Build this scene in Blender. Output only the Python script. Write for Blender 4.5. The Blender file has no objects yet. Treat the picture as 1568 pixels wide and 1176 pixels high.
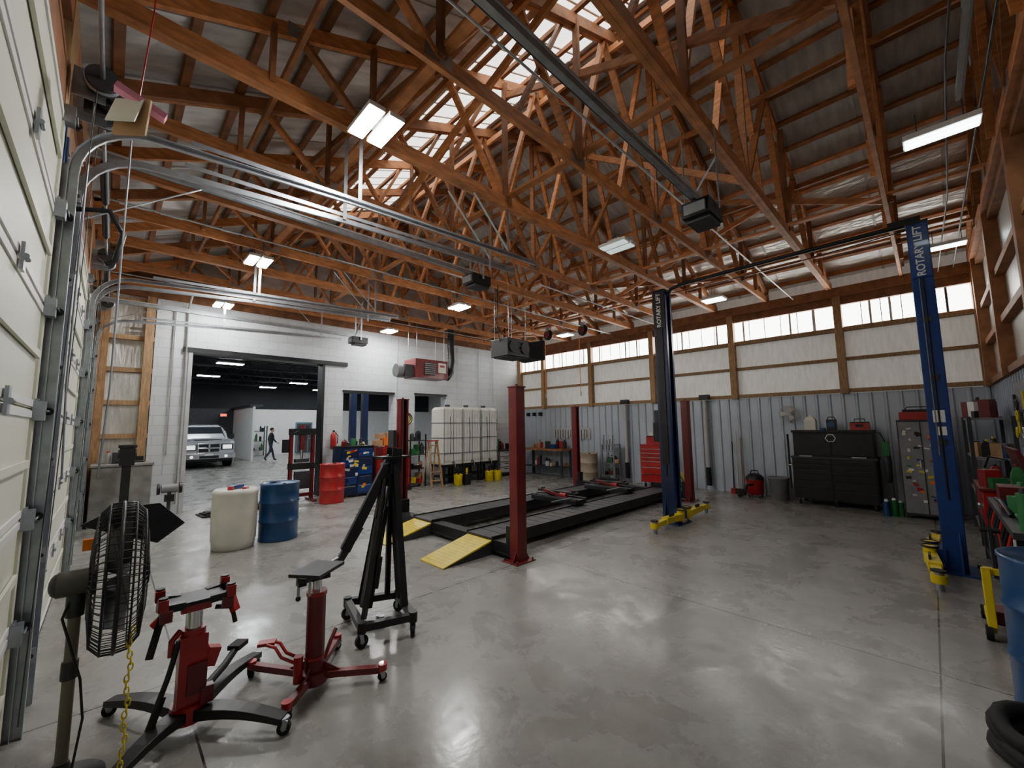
import bpy, math, random
from mathutils import Vector as V, Matrix
random.seed(7)
pi=math.pi
sc=bpy.context.scene

# ------------------------------------------------------------------ materials
def mat(n,col,rough=.5,metal=0,var=.12,scale=5,bump=0,emit=0,ecol=None,island=0,stretch=None,coat=0,trans=0,detail=4):
    m=bpy.data.materials.new(n); m.use_nodes=True
    nt=m.node_tree; b=nt.nodes['Principled BSDF']; L=nt.links.new
    tc=nt.nodes.new('ShaderNodeTexCoord'); mp=nt.nodes.new('ShaderNodeMapping')
    L(tc.outputs['Object'],mp.inputs[0])
    if stretch: mp.inputs['Scale'].default_value=stretch
    no=nt.nodes.new('ShaderNodeTexNoise'); no.inputs['Scale'].default_value=scale; no.inputs['Detail'].default_value=detail
    L(mp.outputs[0],no.inputs['Vector'])
    mr=nt.nodes.new('ShaderNodeMapRange'); mr.inputs[1].default_value=.3; mr.inputs[2].default_value=.7
    mr.inputs[3].default_value=1-var; mr.inputs[4].default_value=1+var
    L(no.outputs[0],mr.inputs[0])
    val=mr.outputs[0]
    if island:
        ge=nt.nodes.new('ShaderNodeNewGeometry'); m2=nt.nodes.new('ShaderNodeMapRange')
        m2.inputs[3].default_value=1-island; m2.inputs[4].default_value=1+island
        L(ge.outputs['Random Per Island'],m2.inputs[0])
        mu=nt.nodes.new('ShaderNodeMath'); mu.operation='MULTIPLY'; L(val,mu.inputs[0]); L(m2.outputs[0],mu.inputs[1]); val=mu.outputs[0]
    vm=nt.nodes.new('ShaderNodeVectorMath'); vm.operation='SCALE'; vm.inputs[0].default_value=col[:3]
    L(val,vm.inputs['Scale']); L(vm.outputs[0],b.inputs['Base Color'])
    b.inputs['Roughness'].default_value=rough; b.inputs['Metallic'].default_value=metal
    if coat: b.inputs['Coat Weight'].default_value=coat
    if bump:
        bp=nt.nodes.new('ShaderNodeBump'); bp.inputs['Strength'].default_value=bump; bp.inputs['Distance'].default_value=.02
        L(no.outputs[0],bp.inputs['Height']); L(bp.outputs[0],b.inputs['Normal'])
    if emit:
        b.inputs['Emission Color'].default_value=(*(ecol or col)[:3],1); b.inputs['Emission Strength'].default_value=emit
    return m
WOOD=mat('wood_truss',(.44,.18,.07),.6,0,.3,6,.1,island=.4,stretch=(1,1,4))
WOODD=mat('wood_dark',(.27,.115,.05),.65,0,.3,6,.1,island=.3)
WOODP=mat('wood_post',(.33,.20,.10),.65,0,.3,7,.1,island=.2,stretch=(6,6,1))
PLATE=mat('gusset_plate',(.35,.33,.3),.45,.8)
FOIL=mat('foil_insulation',(.80,.79,.75),.30,.5,.18,9,.9,stretch=(1.6,.5,1))
FOILW_GLOW=mat('white_insulation_glow',(.76,.76,.72),.36,.1,.10,7,.7,stretch=(1,2.5,.5),emit=.10,ecol=(1,.98,.93))  # faint emission added so the insulation looks backlit by daylight
FOILL=mat('draped_insulation',(.62,.62,.58),.32,.4,.14,7,.9,stretch=(2.5,1,.5))
ROOFM=mat('roof_sheet',(.56,.555,.54),.36,.35,.2,5,.6,stretch=(.5,2,1))
SIDE=mat('steel_siding',(.44,.48,.54),.38,.2,.05,2)
CREAM=mat('cream_door',(.62,.63,.52),.45,0,.04,2)
GALV=mat('galvanised',(.36,.39,.42),.34,.85,.15,12)
GALVL=mat('galvanised_light',(.48,.51,.54),.38,.7,.1,12)
BLACK=mat('black_paint',(.012,.012,.014),.42,.1,.3,8)
BLACKR=mat('black_rubber',(.010,.010,.010),.75,0,.3,10)
DGREY=mat('dark_grey',(.045,.045,.05),.5,.2,.2,8)
GREY=mat('grey_plastic',(.20,.20,.21),.5)
LGREY=mat('light_grey',(.46,.46,.46),.45)
RED=mat('red_paint',(.36,.010,.014),.35,0,.18,6,coat=.3)
DRED=mat('dark_red_paint',(.135,.008,.011),.4,0,.2,6,coat=.2)
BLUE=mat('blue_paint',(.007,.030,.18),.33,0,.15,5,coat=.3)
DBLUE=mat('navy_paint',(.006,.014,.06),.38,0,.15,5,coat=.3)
BDRUM=mat('blue_drum',(.006,.045,.15),.33,0,.12,6,coat=.2)
YEL=mat('yellow_paint',(.66,.51,.028),.45,0,.14,9)
WHITEP=mat('white_plastic',(.62,.61,.54),.4,0,.07,4)
WHITE=mat('white_paint',(.68,.68,.67),.45,0,.05,4)
ORANGE=mat('orange',(.70,.17,.02),.5)
PINK=mat('pink_card',(.65,.24,.36),.6)
GREEN=mat('green',(.02,.16,.045),.45)
CARD=mat('cardboard',(.38,.23,.12),.8)
TEAL=mat('teal_door',(.08,.18,.21),.45)
CHROME=mat('chrome',(.7,.7,.72),.15,1,.05)
SILV=mat('truck_paint',(.62,.65,.68),.22,.5,.04,coat=.6)
GLASSD=mat('dark_glass',(.02,.025,.03),.08,0,.05)
CONC=mat('concrete_block',(.24,.235,.22),.8,0,.25,5,.3)
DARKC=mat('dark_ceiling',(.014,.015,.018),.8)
LED=mat('led_tube',(1,1,1),.5,emit=225,ecol=(1,.99,.96))
LEDD=mat('led_tube_dim',(.8,.9,.88),.4,emit=.8,ecol=(.85,1,.97))
LEDM=mat('led_tube_medium',(.9,.95,.95),.4,emit=12,ecol=(.86,1,1))
LEDF=mat('led_far',(1,1,1),.5,emit=100,ecol=(.93,.97,1))
HEADL=mat('headlamp',(.9,.9,.9),.1,emit=1.5,ecol=(1,1,1))
WINM=mat('window_panel',(.9,.9,.88),.5,0,.05,3,emit=10,ecol=(1,.985,.94))
SKYM=mat('skylight_panel',(.9,.9,.85),.5,0,.3,3,emit=2.7,ecol=(1,.98,.90))
SKIN=mat('skin',(.55,.33,.24),.55)
CLOTH=mat('jacket_cloth',(.02,.022,.03),.85,0,.2,20,.2)
JEAN=mat('trouser_cloth',(.025,.03,.05),.85,0,.2,20,.2)
HAIR=mat('hair',(.03,.02,.015),.7)
EXITM=mat('exit_red',(.8,.05,.03),.5,emit=3,ecol=(1,.05,.02))

def brickmat():
    m=bpy.data.materials.new('painted_block'); m.use_nodes=True; nt=m.node_tree; L=nt.links.new; b=nt.nodes['Principled BSDF']
    g=nt.nodes.new('ShaderNodeNewGeometry'); s=nt.nodes.new('ShaderNodeSeparateXYZ'); c=nt.nodes.new('ShaderNodeCombineXYZ')
    ad=nt.nodes.new('ShaderNodeMath'); ad.operation='ADD'
    L(g.outputs['Position'],s.inputs[0]); L(s.outputs[0],ad.inputs[0]); L(s.outputs[1],ad.inputs[1]); L(ad.outputs[0],c.inputs[0]); L(s.outputs[2],c.inputs[1])
    br=nt.nodes.new('ShaderNodeTexBrick'); L(c.outputs[0],br.inputs['Vector'])
    br.inputs['Scale'].default_value=1; br.inputs['Brick Width'].default_value=.4; br.inputs['Row Height'].default_value=.2
    br.inputs['Mortar Size'].default_value=.006; br.inputs['Color1'].default_value=(.66,.69,.72,1); br.inputs['Color2'].default_value=(.60,.63,.66,1); br.inputs['Mortar'].default_value=(.48,.50,.51,1)
    no=nt.nodes.new('ShaderNodeTexNoise'); no.inputs['Scale'].default_value=9
    mx=nt.nodes.new('ShaderNodeMix'); mx.data_type='RGBA'; mx.blend_type='MULTIPLY'; mx.inputs[0].default_value=.2
    L(br.outputs[0],mx.inputs[6]); L(no.outputs[0],mx.inputs[7]); L(mx.outputs[2],b.inputs['Base Color'])
    bp=nt.nodes.new('ShaderNodeBump'); bp.inputs['Strength'].default_value=.5; bp.inputs['Distance'].default_value=.01; bp.invert=True
    L(br.outputs[1],bp.inputs['Height']); L(bp.outputs[0],b.inputs['Normal']); b.inputs['Roughness'].default_value=.55
    return m
BRICK=brickmat()

def floormat():
    m=bpy.data.materials.new('polished_concrete'); m.use_nodes=True; nt=m.node_tree; L=nt.links.new; b=nt.nodes['Principled BSDF']
    N=nt.nodes.new
    g=N('ShaderNodeNewGeometry')
    def noise(sc_,det,dist=0,rough=.5,off=0):
        n=N('ShaderNodeTexNoise'); n.inputs['Scale'].default_value=sc_; n.inputs['Detail'].default_value=det; n.inputs['Distortion'].default_value=dist; n.inputs['Roughness'].default_value=rough
        if off:
            ad=N('ShaderNodeVectorMath'); ad.operation='ADD'; ad.inputs[1].default_value=(off,off*.7,0); L(g.outputs['Position'],ad.inputs[0]); L(ad.outputs[0],n.inputs['Vector'])
        else: L(g.outputs['Position'],n.inputs['Vector'])
        return n.outputs[0]
    def ramp(src,p0,c0,p1,c1):
        r=N('ShaderNodeValToRGB'); r.color_ramp.elements[0].position=p0; r.color_ramp.elements[0].color=(*c0,1); r.color_ramp.elements[1].position=p1; r.color_ramp.elements[1].color=(*c1,1); L(src,r.inputs[0]); return r.outputs[0]
    def mul(a,c):
        mx=N('ShaderNodeMix'); mx.data_type='RGBA'; mx.blend_type='MULTIPLY'; mx.inputs[0].default_value=1; L(a,mx.inputs[6]); L(c,mx.inputs[7]); return mx.outputs[2]
    n4=noise(1.8,7,.5,.7)
    c=ramp(noise(.8,6,.3,.65),.3,(.205,.200,.187),.7,(.285,.280,.264))
    c=mul(c,ramp(noise(4,9,.3,.8),.3,(.78,.78,.78),.7,(1.12,1.12,1.11)))
    c=mul(c,ramp(noise(1.6,8,.5,.75,7.3),.52,(1,1,1),.74,(.66,.66,.65)))
    s=N('ShaderNodeSeparateXYZ'); L(g.outputs['Position'],s.inputs[0])
    tot=None
    for ax,vals in ((0,(.45,4.1,7.75)),(1,(.1,3.75,7.4,11.0,15,19,23,27))):
        for v in vals:
            a=N('ShaderNodeMath'); a.operation='SUBTRACT'; L(s.outputs[ax],a.inputs[0]); a.inputs[1].default_value=v
            e0=N('ShaderNodeMath'); e0.operation='ABSOLUTE'; L(a.outputs[0],e0.inputs[0])
            d=N('ShaderNodeMath'); d.operation='LESS_THAN'; L(e0.outputs[0],d.inputs[0]); d.inputs[1].default_value=.006
            if tot is None: tot=d.outputs[0]
            else:
                e=N('ShaderNodeMath'); e.operation='MAXIMUM'; L(tot,e.inputs[0]); L(d.outputs[0],e.inputs[1]); tot=e.outputs[0]
    mj=N('ShaderNodeMix'); mj.data_type='RGBA'; L(tot,mj.inputs[0]); L(c,mj.inputs[6]); mj.inputs[7].default_value=(.03,.03,.03,1)
    L(mj.outputs[2],b.inputs['Base Color'])
    mr=N('ShaderNodeMapRange'); mr.inputs[1].default_value=.35; mr.inputs[2].default_value=.65; mr.inputs[3].default_value=.16; mr.inputs[4].default_value=.42
    L(n4,mr.inputs[0]); L(mr.outputs[0],b.inputs['Roughness'])
    bp=N('ShaderNodeBump'); bp.inputs['Strength'].default_value=.10; bp.inputs['Distance'].default_value=.01
    L(noise(22,5),bp.inputs['Height']); L(bp.outputs[0],b.inputs['Normal'])
    return m
FLOORM=floormat()

# ------------------------------------------------------------------ mesh builder
class MB:
    def __init__(s): s.v=[];s.f=[];s.m=[];s.sm=[];s.mats=[]
    def mi(s,m):
        if m not in s.mats: s.mats.append(m)
        return s.mats.index(m)
    def add(s,vs,fs,m,sm=False):
        o=len(s.v); s.v+= [V(p) for p in vs]; i=s.mi(m)
        for f in fs: s.f.append([o+k for k in f]); s.m.append(i); s.sm.append(sm)
    def hexa(s,p,m): s.add(p,[(0,3,2,1),(4,5,6,7),(0,1,5,4),(1,2,6,5),(2,3,7,6),(3,0,4,7)],m)
    def box(s,c,d,m,R=None):
        p=[]
        for z in (-.5,.5):
            for x,y in ((-.5,-.5),(.5,-.5),(.5,.5),(-.5,.5)):
                q=V((x*d[0],y*d[1],z*d[2]))
                if R is not None: q=R@q
                p.append(q+V(c))
        s.hexa(p,m)
    def b2(s,a,b,m): # box from min to max
        s.box([(a[i]+b[i])/2 for i in range(3)],[abs(b[i]-a[i]) for i in range(3)],m)
    def beam(s,p1,p2,w,h,m,up=(0,0,1)):
        p1=V(p1);p2=V(p2);t=(p2-p1).normalized();up=V(up)
        if abs(t.dot(up))>.99: up=V((1,0,0))
        a=t.cross(up).normalized();b=a.cross(t).normalized()
        P=[]
        for p in (p1,p2):
            for i,j in ((-1,-1),(1,-1),(1,1),(-1,1)): P.append(p+a*(i*w/2)+b*(j*h/2))
        s.add(P,[(0,1,2,3),(7,6,5,4),(0,4,5,1),(1,5,6,2),(2,6,7,3),(3,7,4,0)],m)
    def cyl(s,p1,p2,r1,m,r2=None,seg=16,cap=True):
        r2=r1 if r2 is None else r2
        p1=V(p1);p2=V(p2);t=(p2-p1).normalized();u=V((0,0,1)) if abs(t.z)<.9 else V((1,0,0))
        a=t.cross(u).normalized();b=t.cross(a)
        P=[]
        for p,r in ((p1,r1),(p2,r2)):
            for i in range(seg):
                A=2*pi*i/seg; P.append(p+a*(math.cos(A)*r)+b*(math.sin(A)*r))
        s.add(P,[(i,(i+1)%seg,seg+(i+1)%seg,seg+i) for i in range(seg)],m,True)
        if cap: s.add(P,[tuple(range(seg))[::-1],tuple(range(seg,2*seg))],m)
    def tube(s,pts,r,m,seg=8,closed=False):
        pts=[V(p) for p in pts];n=len(pts);P=[];prev=None
        for i,p in enumerate(pts):
            if closed: t=(pts[(i+1)%n]-pts[i-1]).normalized()
            else: t=(pts[min(i+1,n-1)]-pts[max(i-1,0)]).normalized()
            if prev is None:
                u=V((0,0,1)) if abs(t.z)<.9 else V((1,0,0)); a=t.cross(u).normalized()
            else: a=(prev-t*prev.dot(t)).normalized()
            prev=a;b=t.cross(a)
            for k in range(seg):
                A=2*pi*k/seg;P.append(p+a*(math.cos(A)*r)+b*(math.sin(A)*r))
        F=[]
        for i in range(n if closed else n-1):
            j=(i+1)%n
            for k in range(seg):
                l=(k+1)%seg;F.append((i*seg+k,i*seg+l,j*seg+l,j*seg+k))
        s.add(P,F,m,True)
        if not closed: s.add(P,[tuple(range(seg))[::-1],tuple(range((n-1)*seg,n*seg))],m)
    def lathe(s,prof,m,org=(0,0,0),seg=28,R=None):
        P=[];n=len(prof)
        for r,z in prof:
            for k in range(seg):
                A=2*pi*k/seg;q=V((r*math.cos(A),r*math.sin(A),z))
                if R is not None:q=R@q
                P.append(q+V(org))
        F=[]
        for i in range(n-1):
            for k in range(seg):
                l=(k+1)%seg;F.append((i*seg+k,i*seg+l,(i+1)*seg+l,(i+1)*seg+k))
        s.add(P,F,m,True)
        s.add(P,[tuple(range(seg))[::-1],tuple(range((n-1)*seg,n*seg))],m)
    def sph(s,c,r,m,seg=14,R=None):
        if not hasattr(r,'__len__'): r=(r,r,r)
        P=[];n=9
        for i in range(n):
            a=-pi/2+pi*i/(n-1)
            for k in range(seg):
                A=2*pi*k/seg;q=V((r[0]*math.cos(a)*math.cos(A),r[1]*math.cos(a)*math.sin(A),r[2]*math.sin(a)))
                if R is not None:q=R@q
                P.append(q+V(c))
        F=[(i*seg+k,i*seg+(k+1)%seg,(i+1)*seg+(k+1)%seg,(i+1)*seg+k) for i in range(n-1) for k in range(seg)]
        s.add(P,F,m,True)
    def ring(s,c,R_,r,m,axis=(0,0,1),seg=32,ts=6):
        ax=V(axis).normalized();u=V((0,0,1)) if abs(ax.z)<.9 else V((1,0,0));a=ax.cross(u).normalized();b=ax.cross(a)
        s.tube([V(c)+a*(R_*math.cos(2*pi*i/seg))+b*(R_*math.sin(2*pi*i/seg)) for i in range(seg)],r,m,ts,True)
    def prism(s,pts,o,ax,ay,th,m):
        o=V(o);ax=V(ax);ay=V(ay);n=ax.cross(ay).normalized();k=len(pts)
        P=[o+ax*p[0]+ay*p[1]-n*th/2 for p in pts]+[o+ax*p[0]+ay*p[1]+n*th/2 for p in pts]
        s.add(P,[tuple(range(k))[::-1],tuple(range(k,2*k))]+[(i,(i+1)%k,k+(i+1)%k,k+i) for i in range(k)],m)
    def loft(s,secs,m,sm=True):
        k=len(secs[0]);P=[p for q in secs for p in q]
        F=[(i*k+j,i*k+(j+1)%k,(i+1)*k+(j+1)%k,(i+1)*k+j) for i in range(len(secs)-1) for j in range(k)]
        s.add(P,F,m,sm);s.add(P,[tuple(range(k))[::-1],tuple(range((len(secs)-1)*k,len(secs)*k))],m)
    def build(s,name,org=(0,0,0),bevel=0,loc=None,rz=0,parent=None):
        o=V(org);me=bpy.data.meshes.new(name)
        me.from_pydata([tuple(p-o) for p in s.v],[],s.f)
        for m in s.mats: me.materials.append(m)
        me.polygons.foreach_set('material_index',s.m);me.polygons.foreach_set('use_smooth',s.sm);me.update()
        ob=bpy.data.objects.new(name,me);sc.collection.objects.link(ob)
        ob.location=loc if loc is not None else org; ob.rotation_euler=(0,0,rz)
        if bevel:
            b=ob.modifiers.new('bevel','BEVEL');b.width=bevel;b.segments=2;b.limit_method='ANGLE';b.angle_limit=.9
        return ob
def text(body,size,mtx,m,parent,name='lettering',ext=.002):
    c=bpy.data.curves.new(name,'FONT');c.body=body;c.size=size;c.extrude=ext;c.align_x='CENTER';c.align_y='CENTER';c.offset=.002
    c.materials.append(m);o=bpy.data.objects.new(name,c);sc.collection.objects.link(o)
    o.parent=parent;o.matrix_world=mtx
    o.matrix_parent_inverse=Matrix.Translation(parent.location).inverted()
    return o
def fr(o,x,y,z):
    return Matrix(((x[0],y[0],z[0],o[0]),(x[1],y[1],z[1],o[1]),(x[2],y[2],z[2],o[2]),(0,0,0,1)))
def RZ(a): return Matrix.Rotation(a,3,'Z')
def RX(a): return Matrix.Rotation(a,3,'X')
def RY(a): return Matrix.Rotation(a,3,'Y')

# ------------------------------------------------------------------ camera
cam=bpy.data.cameras.new('camera');co=bpy.data.objects.new('camera',cam);sc.collection.objects.link(co);sc.camera=co
f=V((.6956,.7104,.1020)).normalized();r=V((.7156,-.6990,-.0126));r=(r-f*r.dot(f)).normalized();u=r.cross(f)
co.matrix_world=fr((0,0,1.7),r,u,-f)
cam.sensor_width=36;cam.lens=14.37;cam.clip_start=.02;cam.clip_end=200

# ------------------------------------------------------------------ shell
XA,XC,YB,YD=-.42,11.25,11.0,-.85
XR=5.45
def zr(x): return 4.80+.42*(5.85-abs(x-XR))
b=MB();b.b2((-3,-1.2,-.2),(22,34,0),FLOORM);b.build('floor')

# right wall (siding + insulation)
b=MB()
b.b2((XC,YD-.2,0),(XC+.15,YB+.3,4.9),FOILW_GLOW)
b.b2((XC-.05,YD,0),(XC,YB,2.30),SIDE)
y=YD+.1
while y<YB-.05:
    b.hexa([(XC-.08,y-.012,0.0),(XC-.05,y-.035,0.0),(XC-.05,y+.035,0.0),(XC-.08,y+.012,0.0),(XC-.08,y-.012,2.30),(XC-.05,y-.035,2.30),(XC-.05,y+.035,2.30),(XC-.08,y+.012,2.30)],SIDE); y+=.228
b.build('wall_right')
b=MB()
posts=[YD+.08,1.25,3.4,5.55,7.7,9.75,YB-.06]
for y in posts: b.b2((XC-.16,y-.07,2.3),(XC-.005,y+.07,4.6),WOODP)
for z,h,d in ((2.36,.08,.12),(3.04,.07,.08),(3.68,.08,.12)): b.b2((XC-d,YD,z-h/2),(XC-.002,YB,z+h/2),WOODP)
b.b2((XC-.12,YD,4.22),(XC-.002,YB,4.42),WOODD);b.b2((XC-.18,YD,4.40),(XC-.002,YB,4.60),WOODD)
b.build('trim_1')
for i in range(6):
    a,c=posts[i]+.08,posts[i+1]-.08
    b=MB();b.b2((XC-.035,a,3.73),(XC-.015,c,4.22),WINM)
    n=max(2,int((c-a)/.3))
    for k in range(1,n): yy=a+(c-a)*k/n; b.b2((XC-.05,yy-.008,3.73),(XC-.03,yy+.008,4.22),LGREY)
    for k in range(3): yy=a+(c-a)*(k+.5+.3*math.sin(i*3+k*2))/3; b.b2((XC-.05,yy-.02,3.73),(XC-.034,yy+.02,4.22),LGREY)
    b.b2((XC-.06,a,3.715),(XC-.02,c,3.745),WOODP)
    b.build('window_%d'%(i+1))

# front wall
b=MB();b.b2((XA,YD-.15,0),(XC,YD,4.9),FOILL);b.b2((XA,YD,0),(XC,YD+.03,2.3),SIDE)
x=XA+.1
while x<XC-.1: b.b2((x-.02,YD+.03,0),(x+.02,YD+.055,2.3),SIDE);x+=.228
b.prism([(XA-.1,4.9),(XC+.1,4.9),(XR,zr(XR))],(0,YD-.07,0),(1,0,0),(0,0,1),.15,ROOFM)
b.build('wall_front')
b=MB()
for x in (3.9,6.2,8.6,10.9): b.b2((x-.07,YD,2.3),(x+.07,YD+.14,5.0),WOODD)
for z in (2.36,3.05,3.7,4.5): b.b2((XA,YD,z-.045),(XC,YD+.09,z+.045),WOODD)
b.build('trim_2')

# back wall, painted block with openings
b=MB();YT=YB+.3
def bw(x0,x1,z0,z1): b.b2((x0,YB,z0),(x1,YT,z1),BRICK)
bw(.54,1.16,0,3.4);bw(.54,4.42,3.4,4.42);bw(3.88,4.42,0,3.4)
bw(4.42,5.9,2.68,4.42);bw(4.42,5.9,0,.95);bw(5.9,6.6,0,4.42);bw(6.6,7.75,2.7,4.42);bw(6.6,7.75,0,.95);bw(7.75,XC,0,4.42)
b.b2((XA,YB+.1,0),(.54,YT,4.42),FOILL)
b.b2((XA-.1,YB+.1,4.42),(XC+.1,YB+.2,4.95),WOODD)
b.prism([(XA-.1,4.95),(XC+.1,4.95),(XR,zr(XR))],(0,YB+.15,0),(1,0,0),(0,0,1),.1,ROOFM)
b.build('wall_back')
b=MB()
for x in (-.2,.45): b.b2((x-.07,YB-.06,0),(x+.07,YB+.1,4.42),WOODP)
for z in (1.6,2.25,2.9,3.55,4.3): b.b2((XA,YB,z-.045),(.54,YB+.1,z+.045),WOODP)
b.build('trim_3')
b=MB();b.b2((1.0,YB-.05,3.36),(4.5,YB+.32,3.46),BLACK);b.b2((1.10,YB-.03,0),(1.17,YB+.32,3.36),LGREY);b.b2((3.86,YB-.03,0),(3.92,YB+.32,3.36),BLACK)
b.b2((4.4,YB-.03,2.66),(5.92,YB+.31,2.72),BLACK);b.b2((6.58,YB-.03,2.68),(7.77,YB+.31,2.74),BLACK);b.build('trim_4')

# left wall + sectional doors
b=MB();b.b2((XA-.12,YD-.2,0),(XA,YB+.3,4.9),FOIL);b.build('wall_left')
doors=[(-.27,3.65),(4.15,7.45),(7.9,10.35)]
b=MB()
for y0,y1 in ((YD,-.32),(3.70,4.10),(7.5,7.85),(10.4,YB)):
    b.b2((XA,y0,0),(-.335,y1,4.6),WOODP)
b.b2((XA,YD,3.72),(-.34,YB,4.05),WOODD);b.b2((XA,YD,4.35),(-.34,YB,4.6),WOODD)
b.build('trim_5')
for i,(y0,y1) in enumerate(doors):
    b=MB();n=6;h=3.66/n
    for k in range(n):
        z0=k*h
        b.b2((-.375,y0+.01,z0+.004),(-.33,y1-.01,z0+h-.004),CREAM)
        for yy in (y0+.05,y1-.05): b.b2((-.33,yy-.04,z0+.006),(-.318,yy+.04,z0+h-.006),CREAM)
        b.b2((-.33,y0+.1,z0+.012),(-.322,y1-.1,z0+.05),WHITE);b.b2((-.33,y0+.1,z0+h-.05),(-.322,y1-.1,z0+h-.012),WHITE)
        b.b2((-.325,y0+.12,z0+h*.5-.02),(-.31,y1-.12,z0+h*.5+.02),CREAM)
        nh=4
        for j in range(nh+1):
            yy=y0+.06+(y1-y0-.12)*j/nh
            if k: b.box((-.31,yy,z0),(.012,.06,.12),GALV);b.cyl((-.30,yy-.03,z0),(-.30,yy+.03,z0),.012,GALV,seg=8)
    b.b2((-.38,y0,0.0),(-.32,y1,.02),BLACKR)
    b.build('door_%d'%(i+1))
    b=MB()
    for yy,sg in ((y0,-1),(y1,1)):
        yt=yy+sg*.04
        path=[(-.27,z) for z in (0,.9,1.8,2.7,3.35)]
        for q in range(1,9):
            A=pi/2*q/8;path.append((-.27+.40*(1-math.cos(A)),3.35+.40*math.sin(A)))
        path+= [(1.5,3.84),(2.8,3.9),(4.1,3.95)]
        for off,w,hh in ((0,.004,.046),(.023,.024,.004),(-.023,.024,.004)):
            P=[]
            for q,(px,pz) in enumerate(path):
                a=path[max(q-1,0)];c=path[min(q+1,len(path)-1)];t=V((c[0]-a[0],0,c[1]-a[1])).normalized();nn=V((t.z,0,-t.x))
                base=V((px,yt,pz))+nn*off
                cy=sg*.013 if w<.02 else 0
                P.append([base+V((0,cy-w/2,0))-nn*hh/2,base+V((0,cy+w/2,0))-nn*hh/2,base+V((0,cy+w/2,0))+nn*hh/2,base+V((0,cy-w/2,0))+nn*hh/2])
            b.loft(P,GALVL if off else GALV,False)
        b.b2((-.335,yt+sg*.02,0),(-.25,yt+sg*.026,3.4),GALV);b.b2((-.335,yt+sg*.02,0),(-.33,yt+sg*.10,3.4),GALV)
        b.b2((-.334,yt+sg*.10,0),(-.325,yt+sg*.15,3.7),BDRUM)
        for z in [.3+.61*q for q in range(6)]:
            b.box((-.29,yt+sg*.03,z),(.08,.012,.09),GALVL);b.cyl((-.27,yt+sg*.02,z),(-.27,yt+sg*.045,z),.014,DGREY,seg=8)
            b.cyl((-.27,yt-.012,z+.3),(-.27,yt+.012,z+.3),.022,BLACK,seg=10);b.cyl((-.27,yt,z+.3),(-.27,yt-sg*.12,z+.3),.006,GALV,seg=6)
            b.box((-.30,yt-sg*.10,z+.3),(.05,.07,.11),GALV)
        b.beam((.3,yt+sg*.03,3.85),(4.1,yt+sg*.03,3.985),.005,.035,GALV)
        for hx in (1.6,3.6): b.beam((hx,yt+sg*.03,3.85),(hx,yt+sg*.03,4.75),.035,.006,GALVL,up=(0,1,0))
        b.beam((3.6,yt+sg*.03,4.0),(2.9,yt+sg*.03,4.7),.03,.005,GALVL)
        b.cyl((-.18,yt-.05,4.02),(-.18,yt+.03,4.02),.085,DGREY,seg=18);b.ring((-.18,yt-.01,4.02),.085,.012,GALV,(0,1,0),20)
        b.box((-.24,yt+sg*.06,4.0),(.16,.01,.2),GALV)
        b.cyl((-.26,yt-sg*.07,.1),(-.2,yt-sg*.03,3.95),.003,DGREY,seg=5)
    b.cyl((-.18,y0-.1,4.02),(-.18,y1+.1,4.02),.0125,GALV,seg=8)
    ym=(y0+y1)/2
    for a,c in ((ym-.95,ym-.08),(ym+.08,ym+.95)):
        pts=[];n=140
        for q in range(n+1):
            A=q*2*pi*.25;pts.append((-.18+.03*math.cos(A),a+(c-a)*q/n,4.02+.03*math.sin(A)))
        b.cyl((-.18,a,4.02),(-.18,c,4.02),.027,DGREY,seg=10)
        b.tube(pts,.005,BLACK,4)
    b.build('garage_door_track_and_spring',org=(1,ym,3.9))
b=MB()
b.ring((-.12,3.86,4.05),.11,.022,BLACK,(0,1,0),24,8);b.cyl((-.12,3.83,4.05),(-.12,3.89,4.05),.05,DGREY,seg=16)
b.box((-.2,3.9,4.05),(.14,.04,.3),DGREY)
for q in (-.1,.1): b.tube([(-.12+q,3.86,4.05),(-.12+q,3.86,2.0),(-.12+q*.8,3.86,1.4)],.006,GALV,5)
b.tube([(-.28,3.95,3.2),(-.1,3.95,3.25),(-.02,3.95,3.1),(-.05,3.95,2.9),(-.1,3.95,2.86)],.018,BLACK,8)
b.build('door_chain_hoist',org=(-.12,3.86,4.05))

# roof
def slab(b,x0,x1,off,th,m,y0=YD-.15,y1=YB+.3):
    z0,z1=zr(x0)+off,zr(x1)+off
    b.hexa([(x0,y0,z0),(x1,y0,z1),(x1,y1,z1),(x0,y1,z0),(x0,y0,z0+th),(x1,y0,z1+th),(x1,y1,z1+th),(x0,y1,z0+th)],m)
S0,S1,SY0,SY1=3.0,4.3,.8,8.6
b=MB()
slab(b,XA-.15,S0,.04,.03,ROOFM);slab(b,S1,XR,.04,.03,ROOFM);slab(b,XR,8.6,.04,.03,ROOFM);slab(b,8.6,XC+.2,.04,.03,FOIL)
slab(b,S0,S1,.04,.03,ROOFM,YD-.15,SY0);slab(b,S0,S1,.04,.03,ROOFM,SY1,YB+.3)
slab(b,XA-.15,3.0,.075,.02,DARKC)
for k in range(int(12/.9)):
    y=YD+.4+k*.9
    for x0,x1 in ((XA,S0),(S1,XR),(XR,XC)): slab(b,x0,x1,.025,.016,ROOFM,y-.02,y+.02)
b.b2((XA-.12,YD-.2,4.85),(XA,YB+.3,zr(XA)+.1),WOODD);b.b2((XC,YD-.2,4.85),(XC+.12,YB+.3,zr(XC)+.1),WOODD)
b.build('ceiling')
b=MB();slab(b,S0,S1,.05,.02,SKYM,SY0,SY1)
k=SY0+.15
while k<SY1: slab(b,S0,S1,.035,.014,WHITE,k-.012,k+.012);k+=.3
b.build('window_7')
b=MB()
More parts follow.
